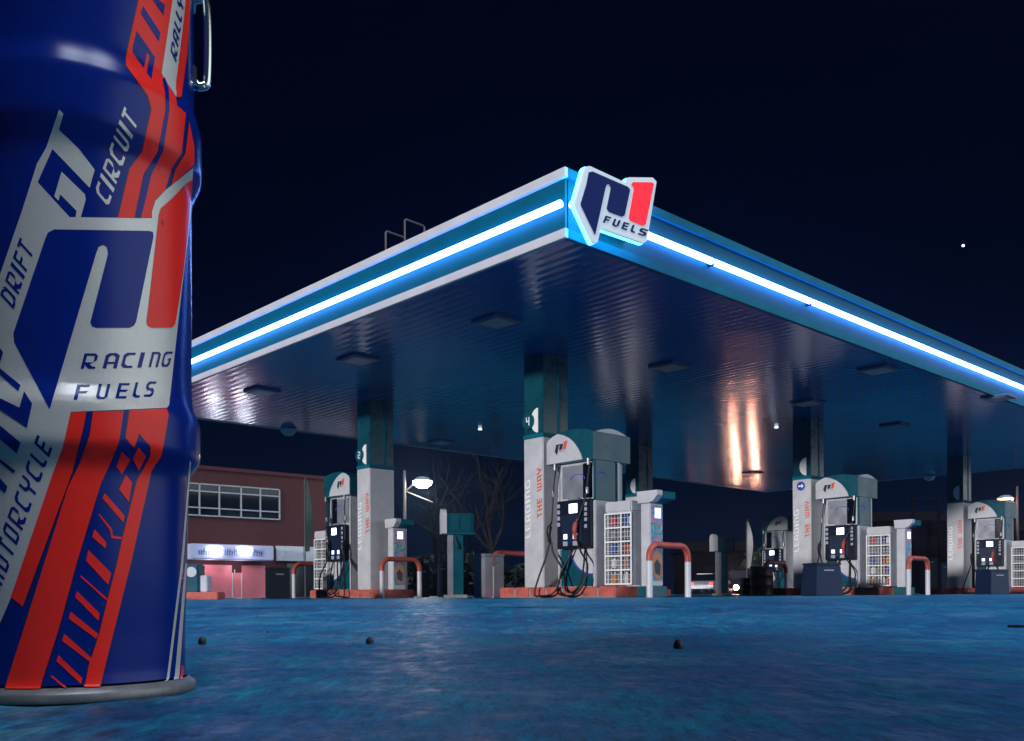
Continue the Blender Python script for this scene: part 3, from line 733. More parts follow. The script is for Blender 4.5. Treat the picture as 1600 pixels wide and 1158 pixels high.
# ------------------------------------------------------------------ shop building
A, B = at(180, 929, 34.0), at(575, 929, 41.0); A.z = B.z = 0
ux = (B-A).normalized(); LB = (B-A).length; ang = math.atan2(ux.y, ux.x)
bd = thing('shop_building', 'dark red brick two storey shop with a strip window and lit awning', 'building', A, ang)
Hb = 4.95
BM = Matrix.Translation(A) @ Matrix.Rotation(ang, 4, 'Z'); BI = BM.inverted()
def onb(px, py, y=0.0):
    r = ray(px, py); n = BM.to_3x3() @ Vector((0, 1, 0)); o = Vector((0, 0, CZ)); k = ((A + n*y) - o).dot(n)/r.dot(n); l = BI @ (o + r*k); return l.x, l.z
MB().box((0, 0, 0), (LB, 7, Hb)).build('wall', M['brick'], bd)
MB().box((-.05, -.05, Hb+.002), (LB+.05, 7.05, Hb+.14)).build('parapet', M['brick'], bd)
x0, z1 = onb(270, 753); x1, z0 = onb(436, 812)
wd_ = MB().box((x0, -.012, z0), (x1, -.004, z1)).build('window', M['glass'], bd)
fr = MB(); fw = .05
xsw = [x0, onb(311,800)[0], onb(342,800)[0], onb(376,800)[0], onb(406,800)[0], x1]
for x in xsw: fr.box((x-fw/2, -.07, z0), (x+fw/2, -.013, z1))
for i in range(len(xsw)-1):
    for z in (z0, z0+.30, z1-.28, z1):
        fr.box((xsw[i]+fw/2, -.065, z-fw/2), (xsw[i+1]-fw/2, -.015, z+fw/2))
fr.build('window_frame', M['galv'], wd_)
ax0, az1 = onb(300, 849, -1.0); ax1, az0 = onb(428, 876, -1.0)
aw = MB().box((ax0, -1.0, az0), (ax1, -.003, az1), .03).build('awning', mat('awning_cloth', (.42,.44,.62), .6, noise=.15, nscale=2), bd)
b = MB(); x = ax0 + .25
rr = random.Random(3)
for w in (7, 9, 8):
    for i in range(w):
        hh = .14 + .16*rr.random(); b.box((x, -1.012, az0+.16), (x+.032, -1.003, az0+.16+hh)); 
        if rr.random() < .7: b.box((x+.033, -1.012, az0+.16+hh*.5), (x+.07, -1.003, az0+.2+hh*.5))
        x += .095
    x += .16
b.build('sign_script', mat('script_blue', (.06, .09, .28), .5), aw)
sx0, sz1 = onb(430, 853); sx1, sz0 = onb(552, 879)
for i in range(3):
    w = (sx1-sx0)/3
    MB().box((sx0+w*i+.01, -.10, sz0), (sx0+w*(i+1)-.01, -.004, sz1), .01).build('sign_board', M['pale'], bd)
hx0, hz1 = onb(300, 882, -.03); hx1, _ = onb(414, 900, -.03); dx0 = onb(363, 900)[0]; dx1 = onb(376, 900)[0]
M['shutter'] = mat('pink_shutter', (.62, .17, .20), .5, noise=.15, nscale=2)
for xa, xb in ((hx0, dx0-.04), (dx1+.04, hx1)):
    n = 18; b = MB()
    for i in range(n):
        z = hz1*i/n; b.box((xa, -.05-.012*(i % 2), z), (xb, -.004, z+hz1/n-.004))
    b.build('roller_shutter', M['shutter'], bd)
dr = MB().box((dx0, -.04, 0), (dx1, -.004, hz1-.3), .01).build('door', M['shutter'], bd); MB().box((dx0+.05, -.07, .95), (dx0+.09, -.042, 1.1)).build('handle', M['galv'], dr)
MB().box((dx0-.035, -.06, 0), (dx0-.003, -.004, hz1-.3)).build('door_frame', M['white'], bd); MB().box((dx1+.003, -.06, 0), (dx1+.035, -.004, hz1-.3)).build('door_frame', M['white'], bd)
gx0 = onb(448, 900)[0]
b = MB().box((gx0, -.02, 0), (onb(550, 900)[0], -.004, sz0-.1)).build('shopfront_glass', M['glass'], bd)
M['flood'] = mat('flood_lamp', (1, 1, 1), .3, emit=(.85, .9, 1.0), es=14.0)
def point(name, loc, e, colr, r=.05):
    l = bpy.data.lights.new(name, 'POINT'); l.energy = e; l.color = colr; l.shadow_soft_size = r
    o = bpy.data.objects.new(name, l); COL.objects.link(o); o.location = loc; return o
for px, lb in ((339, 'left one of two white floodlights glaring on the shop awning'), (385, 'right one of two white floodlights glaring on the shop awning')):
    fx, fz = onb(px, 861, -1.2); p = BM @ Vector((fx, -1.12, fz))
    f = thing('floodlight', lb, 'floodlight', p, ang, 'floodlights on the shop awning')
    MB().box((-.12, -.02, -.09), (.12, .10, .09), .015).build('housing', M['galv'], f)
    MB().box((-.24, -.045, -.15), (.24, -.022, .15), .01).build('lens', M['flood'], f)
    q = BM @ Vector((fx, -.55, az0-.25)); point('awning_lamp_light', q, 13, (1.0, .80, .85), .08)
    q = BM @ Vector((fx, -1.5, fz)); point('floodlight_light', q, 2, (.9, .93, 1), .08)

# ------------------------------------------------------------------ street lamps, flags, car
def street_lamp(px, Y, hpx, hpy, label, colr, es, e, poletop=None):
    h = at(hpx, hpy, Y); p = at(px, 929, Y)
    d = thing('street_lamp', label, 'street lamp', (p.x, p.y, 0), 0, 'street lamps behind the station')
    top = at(px, poletop or hpy-18, Y).z
    MB().tube([(0,0,0),(0,0,1.2),(0,0,top)], [.11,.09,.06], 12).build('pole', M['lamppole'], d, True)
    dx = h.x-p.x
    MB().tube([(0,0,h.z-.45),(dx*.5,0,h.z-.12),(dx,0,h.z+.06)], .035, 8).build('arm', M['lamppole'], d, True)
    hd = MB().lathe([(.05,.20),(.22,.17),(.43,.03),(.43,-.01),(.30,-.01)], (dx,0,h.z), 16).build('lamp_head', M['galv'], d, True)
    m = mat('lamp_glass_%d' % px, (1,1,1), .3, emit=colr, es=es)
    MB().lathe([(.02,-.30),(.22,-.26),(.37,-.14),(.41,-.012),(.05,-.011)], (dx,0,h.z), 16).build('lamp_glass', m, d, True)
    point('street_lamp_light', (h.x, h.y-.5, h.z-.5), e, colr, .2)
    return d
street_lamp(633, 40, 660, 752, 'tall street lamp with a white glowing head right of the number 2 column', (1, .93, .82), 80, 60, 735)
street_lamp(1590, 52, 1571, 779, 'street lamp with an orange glowing head above the far right pump', (1, .36, .12), 9, 70, 760)
# stay wire pole brace
q0, q1 = at(634, 768, 40), at(676, 785, 40)
tag(MB().tube([q0, q1], .035, 6).build('brace_arm', M['lamppole']), 'pale slanting arm below the white street lamp head', 'lamp arm')

def feather_flag(px, pytop, pybot, Y, label, m, wpx):
    p = at(px, 929, Y); d = thing('feather_flag', label, 'flag', (p.x, p.y, 0), 0)
    zt, zb = at(px, pytop, Y).z, at(px, pybot, Y).z; w = wpx/F*Y
    MB().tube([(0,0,0),(0,0,zb),(0,0,zt-.1),(w*.25,0,zt)], .022, 8).build('mast', M['lamppole'], d, True)
    n = 16; b = MB(); pts = []
    for k in range(n+1):
        u = k/n; z = zb+(zt-zb)*u; pts.append((w*(.55+.45*math.sin(PI*min(1, u*1.15)))*(1 if u < .8 else math.sqrt(max(0.02, 1-((u-.8)/.2)**2))), .05*math.sin(u*7), z))
    for u, v in zip(pts, pts[1:]):
        b.prism([(.022, 0, u[2]), (u[0], u[1], u[2]), (v[0], v[1], v[2]), (.022, 0, v[2])], (0, .008, 0))
    b.build('cloth', m, d); return d
feather_flag(477, 745, 862, 30, 'dark green furled feather flag before the brick building', mat('flag_green', (.004, .022, .022), .7), 12)
feather_flag(1167, 812, 888, 33, 'pale feather flag left of the small far pump', mat('flag_white', (.40, .38, .42), .7), 10)

def car(px, Y, rz, label, paint, head=False, tail=False):
    p = at(px, 929, Y); c = thing('parked_car', label, 'car', (p.x, p.y, 0), rz)
    side = [(-2.0,.35),(-2.05,.62),(-1.95,.86),(-1.75,.92),(1.0,.90),(1.75,.80),(2.02,.62),(2.05,.35)]
    b = MB(); n = len(side)
    rows = []
    for y, k in ((-.82,.94),(-.86,1),(-.80,1.0),(.80,1.0),(.86,1),(.82,.94)):
        rows.append([b.bm.verts.new((x*k, y, z if abs(y) != .80 else z+.03)) for x, z in side])
    for u, v in zip(rows, rows[1:]):
        for i in range(n-1): b.bm.faces.new((u[i], u[i+1], v[i+1], v[i]))
        b.bm.faces.new((u[-1], u[0], v[0], v[-1]))
    b.bm.faces.new(rows[0]); b.bm.faces.new(rows[-1][::-1])
    b.build('body', paint, c, True)
    g = MB(); lo = [(-1.72,-.74,.94),(.95,-.74,.92),(.95,.74,.92),(-1.72,.74,.94)]; hi = [(-1.25,-.58,1.40),(.25,-.58,1.42),(.25,.58,1.42),(-1.25,.58,1.40)]
    v0 = [g.bm.verts.new(q) for q in lo]; v1 = [g.bm.verts.new(q) for q in hi]
    for i in range(4): g.bm.faces.new((v0[i], v0[(i+1)%4], v1[(i+1)%4], v1[i]))
    g.bm.faces.new(v1); g.bm.faces.new(v0[::-1]); g.build('cabin_glass', M['glass'], c)
    MB().box((-1.22,-.57,1.423),(.24,.57,1.46),.02).build('roof', paint, c)
    for x in (-1.3, 1.3):
        for y in (-.80, .80):
            w = MB().tube([(x, y-.09, .31), (x, y+.09, .31)], .31, 20).build('wheel', M['rubber'], c, True)
            MB().tube([(x, y-.10, .31), (x, y+.10, .31)], .17, 12).build('rim', M['galv'], w)
    tl = mat('tail_lamp', (.5, .01, .01), .3, emit=(1, .03, .02), es=3.0 if tail else .0)
    for y in (-.68, .68): MB().box((-2.07, y-.13, .62), (-1.99, y+.13, .82), .02).build('tail_light', M['taillit'] if tail else M['tailoff'], c)
    for y in (-.56, .56):
        MB().lathe([(.15,-.02),(.15,.03),(.03,.05)], (0,0,0), 16).build('headlight', M['headlit'] if head else M['letterw'], c, mx=Matrix.Translation((2.02, y, .40)) @ Matrix.Rotation(PI/2, 4, 'Y'))
    MB().box((-2.10, -.7, .40), (-2.06, .7, .55), .01).build('bumper', M['galv'], c)
    return c
M['taillit'] = mat('tail_lit', (.5,.01,.01), .3, emit=(1,.03,.03), es=2.5); M['tailoff'] = mat('tail_off', (.3,.01,.01), .3)
M['headlit'] = mat('head_lit', (1,1,1), .3, emit=(1.0,.44,.30), es=300.0)
car(1108, 67, math.radians(63), 'silver hatchback with a red tail light behind the large guard hoop', mat('silver_paint', (.30,.29,.31), .3, .4, coat=.5), tail=True)
car(1154, 58, math.radians(-92), 'dark car facing the camera with a glaring headlamp, left of the brown barrel', mat('dark_paint', (.02,.018,.022), .25, .2, coat=.5), head=True)
p = at(1137, 918, 55); point('headlamp_light', p, 15, (1, .55, .35), .1)

# ------------------------------------------------------------------ far right: low dark buildings, hoarding frame, hedge
def dark_building(px0, px1, pytop, Y, label, depth=6):
    a, c = at(px0, 929, Y), at(px1, 929, Y); h = at((px0+px1)/2, pytop, Y).z
    d = thing('low_building', label, 'building', (a.x, Y, 0)); w = c.x-a.x
    MB().box((0, 0, 0), (w, depth, h)).build('wall', M['asphaltdark'], d)
    MB().prism([(-.3, -.4, h+.003), (-.3, depth+.4, h+.003), (-.3, depth/2, h+.9)], (w+.6, 0, 0)).build('roof', M['asphaltdark'], d)
    for i in range(max(1, int(w//3))):
        x = 1 + i*3; f = MB().box((x, -.03, 1.0), (x+1.2, -.004, 2.1)).build('window', M['glass'], d)
    return d
dark_building(1370, 1490, 815, 62, 'dark low house with a ridged roof behind the hoarding frame')
dark_building(1500, 1700, 830, 66, 'long dark low building beyond the far right pump')
dark_building(1075, 1180, 862, 70, 'dark low shed far behind the silver hatchback')
def hedge(px0, px1, pytop, Y, label):
    a, c = at(px0, 929, Y), at(px1, 929, Y); h = at(px0, pytop, Y).z; d = thing('hedge', label, 'hedge', (a.x, Y, 0)); w = c.x-a.x
    rr = random.Random(px0); b = MB()
    for i in range(2600):
        x = rr.random()*w; z = h*(.85+.25*math.sin(x*.7)+.12*math.sin(x*2.3))*rr.random()**.6; y = rr.uniform(-.8, .8); r = rr.uniform(.12, .32)
        v = [Vector((x, y, max(.05, z))) + Vector((rr.gauss(0,1), rr.gauss(0,1), rr.gauss(0,1)))*r for _ in range(3)]
        b.face(v)
    b.build('foliage', M['leaf'], d)
    s = MB()
    for i in range(int(w/1.2)): s.tube([(i*1.2+.3, 0, 0), (i*1.2+.4, 0, h*.6)], .05, 6)
    s.build('stems', M['bark'], d); return d
hedge(1170, 1380, 868, 58, 'dark clipped hedge behind the small far pump')
hedge(640, 830, 880, 52, 'dark hedge under the bare trees behind the service post')
# hoarding frame
a = at(1427, 929, 58); c = at(1468, 929, 58); zt = at(1447, 777, 58).z; zb = at(1447, 818, 58).z
hf = thing('hoarding_frame', 'dark empty hoarding frame on posts against the night sky', 'hoarding', (a.x, 58, 0)); w = c.x-a.x
for x in (0, w): MB().box((x-.06, -.06, 0), (x+.06, .06, zt)).build('post', M['asphaltdark'], hf)
for z in (zt-.1, zb): MB().box((.062, -.05, z), (w-.062, .05, z+.1)).build('rail', M['asphaltdark'], hf)

# ------------------------------------------------------------------ bare trees
def tree(px, Y, h, seed, label):
    rr = random.Random(seed); p = at(px, 929, Y); d = thing('bare_tree', label, 'tree', (p.x, p.y, 0), 0, 'bare trees behind the station')
    tr = MB(); br = MB()
    def grow(b, p, dr, ln, r, lv):
        pts = [p]; n = 4; q = p.copy(); dd = dr.copy()
        for i in range(n):
            dd = (dd + Vector((rr.gauss(0,.16), rr.gauss(0,.16), rr.gauss(0,.10)+.03))).normalized(); q = q + dd*ln/n; pts.append(q.copy())
        b.tube(pts, [r*(1-.45*i/n) for i in range(n+1)], 6 if lv < 2 else 4, cap=False)
        if lv >= 4: return
        for k in range(3 if lv else 5):
            i = rr.randint(1, n); v = (dd + Vector((rr.gauss(0,.6), rr.gauss(0,.6), rr.gauss(.15,.35)))).normalized()
            grow(br, pts[i], v, ln*rr.uniform(.55,.8), r*.5, lv+1)
    grow(tr, Vector((0,0,0)), Vector((rr.gauss(0,.08),0,1)), h*.45, .19, 0)
    tr.build('trunk', M['bark'], d, 'all'); br.build('crown', M['bark'], d, 'all'); return d
tree(690, 46, 8, 11, 'bare leafless tree right of the white street lamp')
tree(775, 43, 9, 23, 'bare leafless tree with long branches left of the nearest column')
tree(735, 55, 7.5, 5, 'smaller bare tree between the two larger bare trees')

# ------------------------------------------------------------------ studs on the near ground
def on_ground(px, py):
    r = ray(px, py); Y = 3.0
    for _ in range(30): Y = (gz(Y) - CZ)/r.z
    return Vector((r.x*Y, Y, gz(Y)))
for px, py, sz, lb in ((316,1006,.013,'dark round stud on the ground right of the big drum'),(578,1007,.013,'dark round stud on the ground left of the picture centre'),
                       (1060,1013,.014,'dark round stud on the ground below the nearest pump'),(418,989,.006,'tiny dark stud on the ground right of the big drum')):
    p = on_ground(px, py)
    tag(MB().lathe([(sz*1.0,-.002),(sz*1.1,sz*.5),(sz*.95,sz*1.3),(sz*.5,sz*1.8),(sz*.1,sz*1.9)], (0,0,0), 14).build('ground_stud', M['rubber'], None, True), lb, 'stud', 'dark studs on the ground').location = p
p = on_ground(1592, 981)
tag(MB().prism([(-.05,0,0),(.0,-.02,0),(.09,-.02,0),(.11,.03,0),(.02,.05,0)], (0,0,.012)).build('rubber_scrap', M['rubber']), 'flat dark rubber scrap on the ground at the right edge', 'scrap').location = p

# ------------------------------------------------------------------ far street light point in the sky
p = at(1505, 384, 400)
tag(MB().lathe([(.01,-.6),(.5,-.3),(.6,0),(.5,.3),(.01,.6)], (0,0,0), 12).build('star', mat('star_light', (1,1,1), .5, emit=(.8,.9,1), es=2.0), None, True), 'single bright star in the dark sky at upper right', 'star').location = p
# ------------------------------------------------------------------ the big steel drum in front
DC = Vector((-0.747, 1.627, 0)); DH = 0.0
DT = 1.685
def zs_(y): return (931.6 - y)*DT/F                 # height over the eye of a point on the drum's right outline
prof_px = [(1076,.185),(1074,.1868),(1070,.1875),(1064,.187),(1062,.1858),(1058,.180),(1052,.1728),(1044,.171),(1035,.1705),(985,.1705),(900,.1735),(759,.1775),(738,.1785),(728,.181),(716,.192),(708,.1962),(700,.1972),(692,.1976),(662,.1978),(655,.1972),(646,.194),(628,.1855),(612,.1838),(590,.183),(500,.184),(400,.1845),(290,.185),(276,.1858),(266,.189),(246,.1995),(238,.2015),(230,.2022),(178,.2022),(172,.2014),(168,.2002),(142,.1912),(132,.190),(115,.1895),(0,.1895),(-100,.1895),(-160,.1895),(-170,.194),(-185,.196),(-195,.195)]
prof_px = [(y + (45 if 130 < y < 300 else 15 if 605 < y < 745 else 0), r) for y, r in prof_px]
PZ = np.array([zs_(y) for y, r in prof_px]); PR = np.array([r for y, r in prof_px])
def drum_r(z): return float(np.interp(z, PZ, PR))
AX = math.atan2(-DC.y, -DC.x)                        # direction from the drum to the eye
def to_drum(px, py):
    """where the printed pattern sits on the drum: (angle, height over the eye)"""
    r = ray(px, py); dx, dy, dz = r
    R_ = .185
    for _ in range(8):
        a = dx*dx+dy*dy; bq = -(dx*DC.x+dy*DC.y); c = DC.x**2+DC.y**2-R_*R_; D = bq*bq-a*c
        if D < 0: k = -bq/a
        else: k = (-bq-math.sqrt(D))/a
        z = dz*k; R_ = drum_r(z)
    x, y = dx*k-DC.x, dy*k-DC.y
    th = (math.atan2(y, x) - AX + PI) % (2*PI) - PI
    return th, z
dm = thing('steel_drum', 'large glossy blue racing fuel drum with silver and red graphics standing in front', 'drum', (DC.x, DC.y, GF))
def dz(z): return z + CZ - GF                        # height over the eye -> height over the drum base
M['drumblue'] = mat('drum_blue', (0.003, 0.018, 0.19), 0.20, noise=.08, nscale=20, coat=.0, spec=.22, bump=.015, bscale=900)
M['silver'] = mat('drum_silver', (0.62, 0.60, 0.55), 0.34, 0.2, noise=.10, nscale=300, coat=.2, spec=.35, bump=.015, bscale=900)
M['drumred'] = mat('drum_red', (0.90, 0.030, 0.022), 0.22, noise=.06, nscale=30, coat=.0, spec=.22, bump=.015, bscale=900)
M['drumink'] = mat('drum_outline', (0.002, 0.004, 0.02), 0.3, coat=.4)
M['chime'] = mat('drum_rim', (0.22, 0.22, 0.22), 0.45, 0.4, noise=.3, nscale=40)
b = MB(); seg = 256
fine = [];
for i in range(len(PZ)-1):
    n = max(1, int(abs(PZ[i+1]-PZ[i])/.012))
    for k in range(n): fine.append(PZ[i] + (PZ[i+1]-PZ[i])*k/n)
fine.append(PZ[-1]); cut = zs_(1056)
body = [(drum_r(z), dz(z)) for z in fine if z > cut]
def lathe_open(prof, seg):
    b = MB(); rings = [[b.bm.verts.new((r*math.cos(k*2*PI/seg), r*math.sin(k*2*PI/seg), z)) for k in range(seg)] for r, z in prof]
    for u, v in zip(rings, rings[1:]):
        for k in range(seg): b.bm.faces.new((u[k], u[(k+1)%seg], v[(k+1)%seg], v[k]))
    return b
lathe_open(body, seg).build('shell', M['drumblue'], dm, 'all')
ztop = dz(PZ[-1])
lathe_open([(.165, .0), (.184, .0)] + [(drum_r(z), dz(z)) for z in fine if z <= cut] + [(.1735, dz(cut)+.001)], seg).build('bottom_rim', M['chime'], dm, 'all')
lathe_open([(.197, ztop-.014), (.2, ztop-.006), (.199, ztop+.004), (.192, ztop+.006), (.188, ztop-.01), (.10, ztop-.014), (.001, ztop-.012)], 96).build('lid', M['chime'], dm, 'all')

LAY = {}
def densify(pts, step=6.0):
    out = []
    for i, p in enumerate(pts):
        q = pts[(i+1) % len(pts)]; n = max(1, int(math.hypot(q[0]-p[0], q[1]-p[1])/step))
        for k in range(n): out.append((p[0]+(q[0]-p[0])*k/n, p[1]+(q[1]-p[1])*k/n))
    return out
def grow_px(pts, d):
    n = len(pts); area = sum(pts[i][0]*pts[(i+1)%n][1]-pts[(i+1)%n][0]*pts[i][1] for i in range(n)); sgn = 1 if area > 0 else -1; out = []
    for i in range(n):
        a, c, e = pts[i-1], pts[i], pts[(i+1)%n]
        n1 = np.array([c[1]-a[1], a[0]-c[0]]); n2 = np.array([e[1]-c[1], c[0]-e[0]]); n1 = n1/(np.linalg.norm(n1)+1e-9); n2 = n2/(np.linalg.norm(n2)+1e-9)
        m = n1+n2; L_ = np.linalg.norm(m); m = n1 if L_ < .3 else m/L_*min(2.0, 1/max(.35, L_/2))
        out.append((c[0]+sgn*d*m[0], c[1]+sgn*d*m[1]))
    return out
ZCUT = cut + .0015
def decal(name, polys, m, layer, step=6.0):
    """printed shapes wrapped round the drum, a fraction of a millimetre over the shell"""
    bm = bmesh.new()
    for pts in polys:
        uv = [to_drum(*p) for p in (densify(pts, step) if len(pts) > 2 else pts)]
        uv2 = []
        for t_, z_ in uv:
            t_ = max(-1.55, min(1.55, t_)); z_ = max(ZCUT, z_)
            if not uv2 or math.hypot((t_-uv2[-1][0])*.19, z_-uv2[-1][1]) > 2e-4: uv2.append((t_, z_))
        if len(uv2) < 3: continue
        vs_ = [bm.verts.new((t_*.19, z_, 0)) for t_, z_ in uv2]
        try: f = bm.faces.new(vs_)
        except ValueError: continue
        bmesh.ops.triangulate(bm, faces=[f], ngon_method='EAR_CLIP')
    xs_ = [v.co.x for v in bm.verts]; zs2 = [v.co.y for v in bm.verts]
    if not xs_: return
    x = math.floor(min(xs_)/.006)*.006
    while x < max(xs_):
        bmesh.ops.bisect_plane(bm, geom=bm.verts[:]+bm.edges[:]+bm.faces[:], dist=1e-7, plane_co=(x, 0, 0), plane_no=(1, 0, 0)); x += .006
    zz = sorted(set(z for z in fine if min(zs2) < z < max(zs2)))
    for z in zz:
        bmesh.ops.bisect_plane(bm, geom=bm.verts[:]+bm.edges[:]+bm.faces[:], dist=1e-7, plane_co=(0, z, 0), plane_no=(0, 1, 0))
    off = .00045*layer
    for v in bm.verts:
        t_, z_ = v.co.x/.19 + AX, v.co.y; r = drum_r(z_) + off
        v.co = (r*math.cos(t_), r*math.sin(t_), dz(z_))
    for f in bm.faces:
        c = f.calc_center_median(); f.normal_update()
        if f.normal.dot(Vector((c.x, c.y, 0))) < 0: f.normal_flip()
        f.smooth = True
    me = bpy.data.meshes.new(name); bm.to_mesh(me); bm.free(); me.materials.append(m)
    o = bpy.data.objects.new(name, me); COL.objects.link(o); o.parent = dm; return o

SILVER = [(92.5,171.3),(99,178.4),(92,203),(107.7,217.8),(124,234),(148,265.5),(140,293.5),(82,233),(59,285),(108.7,339.5),(237.3,341),(237.3,330.8),(242.5,314),(259,296.5),(301,263),
          (302,300),(283,460),(264,632),(261,637),(110.6,643.8),(98,700),(84.3,735),(18,932.6),(0,974.5),(-12,1008),(-12,470),(0,430),(34.5,330),(58,256),(72.5,230.6)]
GSH = [(96.3,268.5),(132.6,303.8),(134,312),(126,340.5),(118,340.5),(119.7,329.7),(94.2,303.8),(91.5,313.7),(84.9,306.9)]
VSH = [(271,-14),(269.8,0),(252.5,114.7),(275.3,152),(277,138),(288,60),(290,-14)]
for p in (SILVER, GSH, VSH): decal('silver_panel', [p], M['silver'], 1)
for p in ([(296,720),(298,722),(286,880),(262,1078),(257.8,1080),(282.5,880)], [(289,880),(292,880),(279,1072),(271,1075)]): decal('silver_stripe', [p], M['silver'], 1)
U1 = [(184.4,340),(202,264.4),(221.7,237.4),(236,171),(229.8,148.6),(197,103),(196.6,88.4),(216,0),(218,-14),(270.3,-14),(269,0),(251.8,114.7),(274,152),(276,165),(290,177),(283,239.5),(267,264.4),(258,295.5),(241.5,313),(236.5,330.8),(236.5,340)]
C1 = [(267,289),(273.6,264.4),(289,239.5),(295,190),(303,229),(303,255),(298,262.5)]
D1 = [(291,-14),(291,30),(289,77),(276.5,152),(283,151),(291.5,85),(296,20),(297,-14)]
R1 = [(111,644.5),(135,643.8),(131,665),(113,738),(36,948),(17.5,932.6),(84.3,735.5),(98.5,700)]
R2 = [(145.4,643.4),(192.6,642),(185,692.5),(173,721.6),(157.5,755.4),(119.7,880),(93.9,976.5),(55.7,1097),(5,1108),(3,1090),(32,1000),(106.7,760),(124.8,724),(140,680)]
R3 = [(202,641.6),(260,638.2),(262.7,649),(251.8,712),(236,736),(204,880),(150,1098),(126.4,1101),(138.8,1039),(154.5,992),(168,936),(182.6,880),(191.3,840),(204.6,787),(213,752),(233.7,714),(234.9,697),(216.7,677),(209.5,700),(196,684)]
SL = [[(190,706),(203.4,719),(190,741),(181.7,729)],[(216,698.6),(227.6,714),(216.7,735.6),(207,716.7)],[(196,742),(205.9,754),(201,784.5),(185.3,764),(189,758)],
 [(163.5,770.4),(194.5,806),(192.5,816.4),(160,778.4)],[(153,803),(156,804),(174.5,826),(176,837),(190,839.5),(190,842.5),(173.5,840.5),(172,829)],[(147.8,826.8),(166,848.5),(164.7,857),(144,839)],
 [(138,859.4),(173.6,895.7),(169,913.7),(134.5,876)],[(126.4,899),(168,936),(165.7,938),(125.8,901.5)],[(120.4,923.8),(155.6,958.6),(153.4,969.8),(117.5,932.8)],
 [(110.7,956),(154,991),(150,998),(107.4,966.4)],[(100.6,990),(145,1030),(143,1036),(97,1001)],[(91.6,1023.7),(128.7,1059.6),(126.4,1068.6),(88.3,1032.7)],
 [(80.4,1054.5),(127,1092),(126,1094.5),(80,1058)],[(73.7,1079.8),(95,1100),(90.5,1101),(71.4,1090)]]
reds = [U1, C1, D1, R1, R2, R3] + SL
for p in (U1, C1, D1, R1, R2, R3): decal('stripe_outline', [grow_px(p, 1.1)], M['drumink'], .5)
for p in reds + [[(283,1040),(286,1040),(285,1066),(281,1068)]]: decal('red_stripe', [p], M['drumred'], 2)
BP = [(70.8,374),(75,364),(84.7,358.7),(232,361),(238.4,362.5),(239.5,369),(212.5,502),(209,509),(202,512.5),(150,512.5),(143.5,510),(141,504),(168.6,396.7),(166.5,386),(160.7,383),(153.8,386.4),(150,396.7),(77.7,640),(22.5,535),(21.4,521)]
decal('emblem', [BP], M['drumblue'], 2)
ONE = [(300.5,281),(262,316),(250.8,325.6),(247.6,336),(255,340),(256.5,349),(228.4,503),(231,510),(237,512.5),(268,512),(273,506),(299,300)]
decal('numeral', [ONE], M['drumred'], 2.5)
blue = [[(209.7,340.5),(223.8,272.7),(245.6,237.5),(258,171),(257,145),(253,124),(257,121),(263,140),(264,171),(253.9,237.4),(236,272.7),(219.7,340.5)],
 [(213.2,48.4),(241.5,89.8),(236,124),(228.6,113.3),(233.2,86.4),(229,82.2),(224.2,107),(206.3,81.5),(207.2,72)],
 [(222.8,9.7),(249.8,51),(247.4,65),(219.4,20.7)],[(240,-6),(257,8),(254.6,24),(238,0)],
 [(-6,570),(0,575),(33,602),(29,611.5),(0,584.6),(-6,580)],[(-6,618),(0,622),(31,637),(38.4,611.5),(50.8,631),(42.5,668.5),(0,639.5),(-6,636)],[(-6,659),(33,692),(27,709),(-6,681)],
 [(-4,714),(25,736),(22,740),(-4,719)],[(-4,742),(12.4,760),(9,771),(-4,761)],[(-6,535),(6,551),(-2,575),(-6,575)]]
for p in blue: decal('blue_print', [p], M['drumblue'], 3)
def px_text(txt, origin, run, up, shear=0.0, gap=.3):
    return [[(origin[0]+v[0], origin[1]+v[1]) for v in q] for q in text_quads(txt, run, up, shear, gap, True)]
tx = []
for ch, x, w, y in zip('RACING', (126,160,188,214,231.5,250.5), (22,22,18,6.5,14.5,13), (576.5,575.8,575.2,574.7,574,573.4)):
    for cell in glyph_cells(ch)[0]: tx.append([(x+u*w+6*v, y-24*v) for u, v in cell])
for ch, x, w, y in zip('FUELS', (114.7,148.6,179.7,205.6,224), (20,18,17,12,14), (625,624,622.8,621.5,620.2)):
    for cell in glyph_cells(ch)[0]: tx.append([(x+u*w+6*v, y-24*v) for u, v in cell])
decal('lettering', tx, M['drumblue'], 2, 4)
decal('lettering', px_text('CIRCUIT', (168.9,323.5), (46,-132), (-20.7,-25)), M['silver'], 1.5, 4)
decal('lettering', px_text('DRIFT', (21.8,483.8), (31,-90), (-21,-23)), M['drumblue'], 2, 4)
decal('lettering', px_text('MOTORCYCLE', (0,926), (82,-225), (-23,-22)), M['drumblue'], 2, 4)
decal('lettering', px_text('RALLY', (274.5,98), (12,-92), (-8.5,-19)), M['drumblue'], 3, 4)

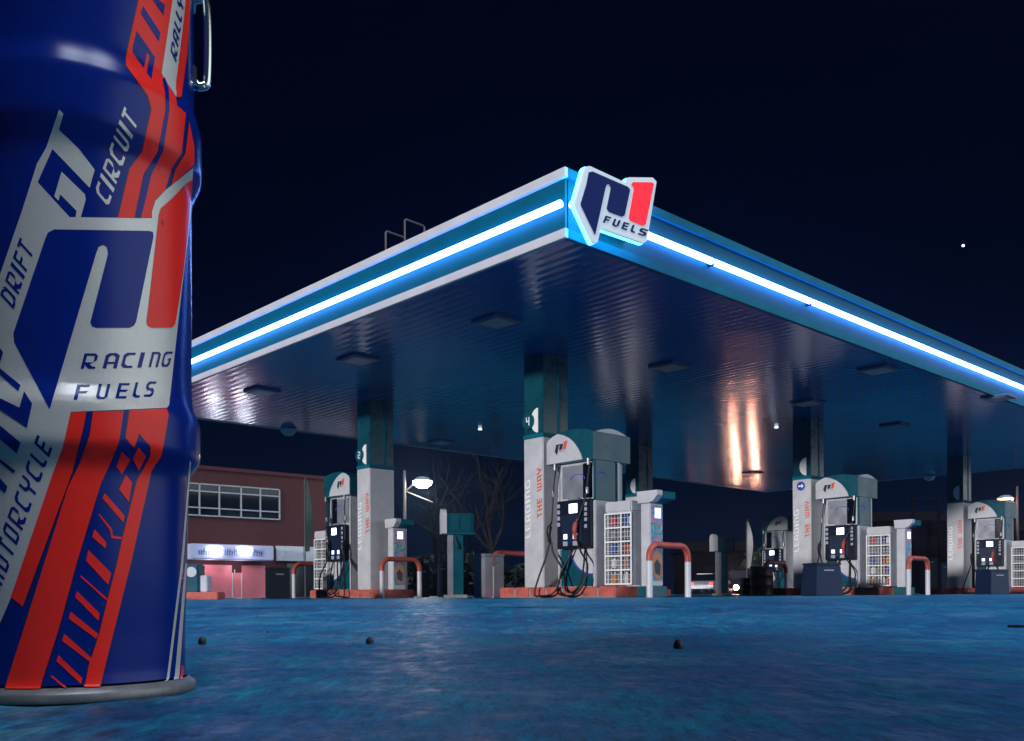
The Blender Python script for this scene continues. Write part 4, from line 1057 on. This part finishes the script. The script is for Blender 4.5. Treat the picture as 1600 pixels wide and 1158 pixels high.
# carrying handle on the drum's right side
ha = to_drum(306, 60)[0] + AX + .05
er, et = Vector((math.cos(ha), math.sin(ha), 0)), Vector((-math.sin(ha), math.cos(ha), 0))
z0, z1 = dz(zs_(128)), dz(zs_(-12)); r0 = .188
hp = [er*(r0-.002)+Vector((0,0,z0+.012)), er*(r0+.008)+Vector((0,0,z0)), er*(r0+.018)+Vector((0,0,z0+.002)), er*(r0+.024)+Vector((0,0,z0+.012)), er*(r0+.026)+Vector((0,0,(z0+z1)/2)), er*(r0+.024)+Vector((0,0,z1-.012)), er*(r0+.017)+Vector((0,0,z1-.002)), er*(r0-.002)+Vector((0,0,z1-.006))]
MB().tube(smooth_path(hp, 6), .0078, 12).build('handle', M['chrome'], dm, 'all')
for z in (z0+.012, z1-.008):
    MB().box((-.004, -.02, -.016), (.005, .02, .016), .003).build('handle_bracket', M['chrome'], dm, mx=Matrix.Translation(er*(r0+.001)+Vector((0,0,z))) @ Matrix.Rotation(ha, 4, 'Z'))

# ------------------------------------------------------------------ wall added out of frame at the left to shade the drum
wl = thing('shade_wall', 'plain rendered wall added outside the picture to shade the drum', 'wall', (-3.1, -1.9, GF), math.radians(-34.5))
MB().box((-1.5, -.1, 0), (1.3, .1, 2.05), .01).build('wall', M['concrete'], wl)
MB().box((-1.55, -.14, 2.053), (1.35, .14, 2.13), .01).build('coping', M['concrete'], wl)


# ------------------------------------------------------------------ roof slabs added out of frame to shade drum and near ground
sh = thing('shade_roof', 'flat roof slabs added overhead outside the picture to shade drum and near ground', 'shade_roof', (0, 0, GF))
MB().box((.42, -1.2, 2.62), (1.75, 2.9, 2.74), .01).build('roof', M['asphaltdark'], sh)
MB().box((-3.0, -1.2, 2.62), (-.66, 2.1, 2.74), .01).build('roof', M['asphaltdark'], sh)
for x, y in ((-2.9, -1.1), (-2.9, 2.0), (-.8, -1.1), (.5, -1.1), (1.65, -1.1), (.5, -.3), (1.65, -.3)): MB().tube([(x, y, 0), (x, y, 2.618)], .05, 12).build('post', M['lamppole'], sh, True)

# ------------------------------------------------------------------ thin night haze
hz = MB().box((-112, -42, -1.2), (112, 127, 9.5)).build('haze', mat('haze', (1, 1, 1)))
hz['kind'] = 'stuff'
t = MATS['haze'].node_tree; t.nodes.clear()
v = t.nodes.new('ShaderNodeVolumePrincipled'); v.inputs['Color'].default_value = (.35, .6, 1, 1); v.inputs['Density'].default_value = 0.0012; v.inputs['Anisotropy'].default_value = 0.85
t.links.new(v.outputs[0], t.nodes.new('ShaderNodeOutputMaterial').inputs['Volume'])
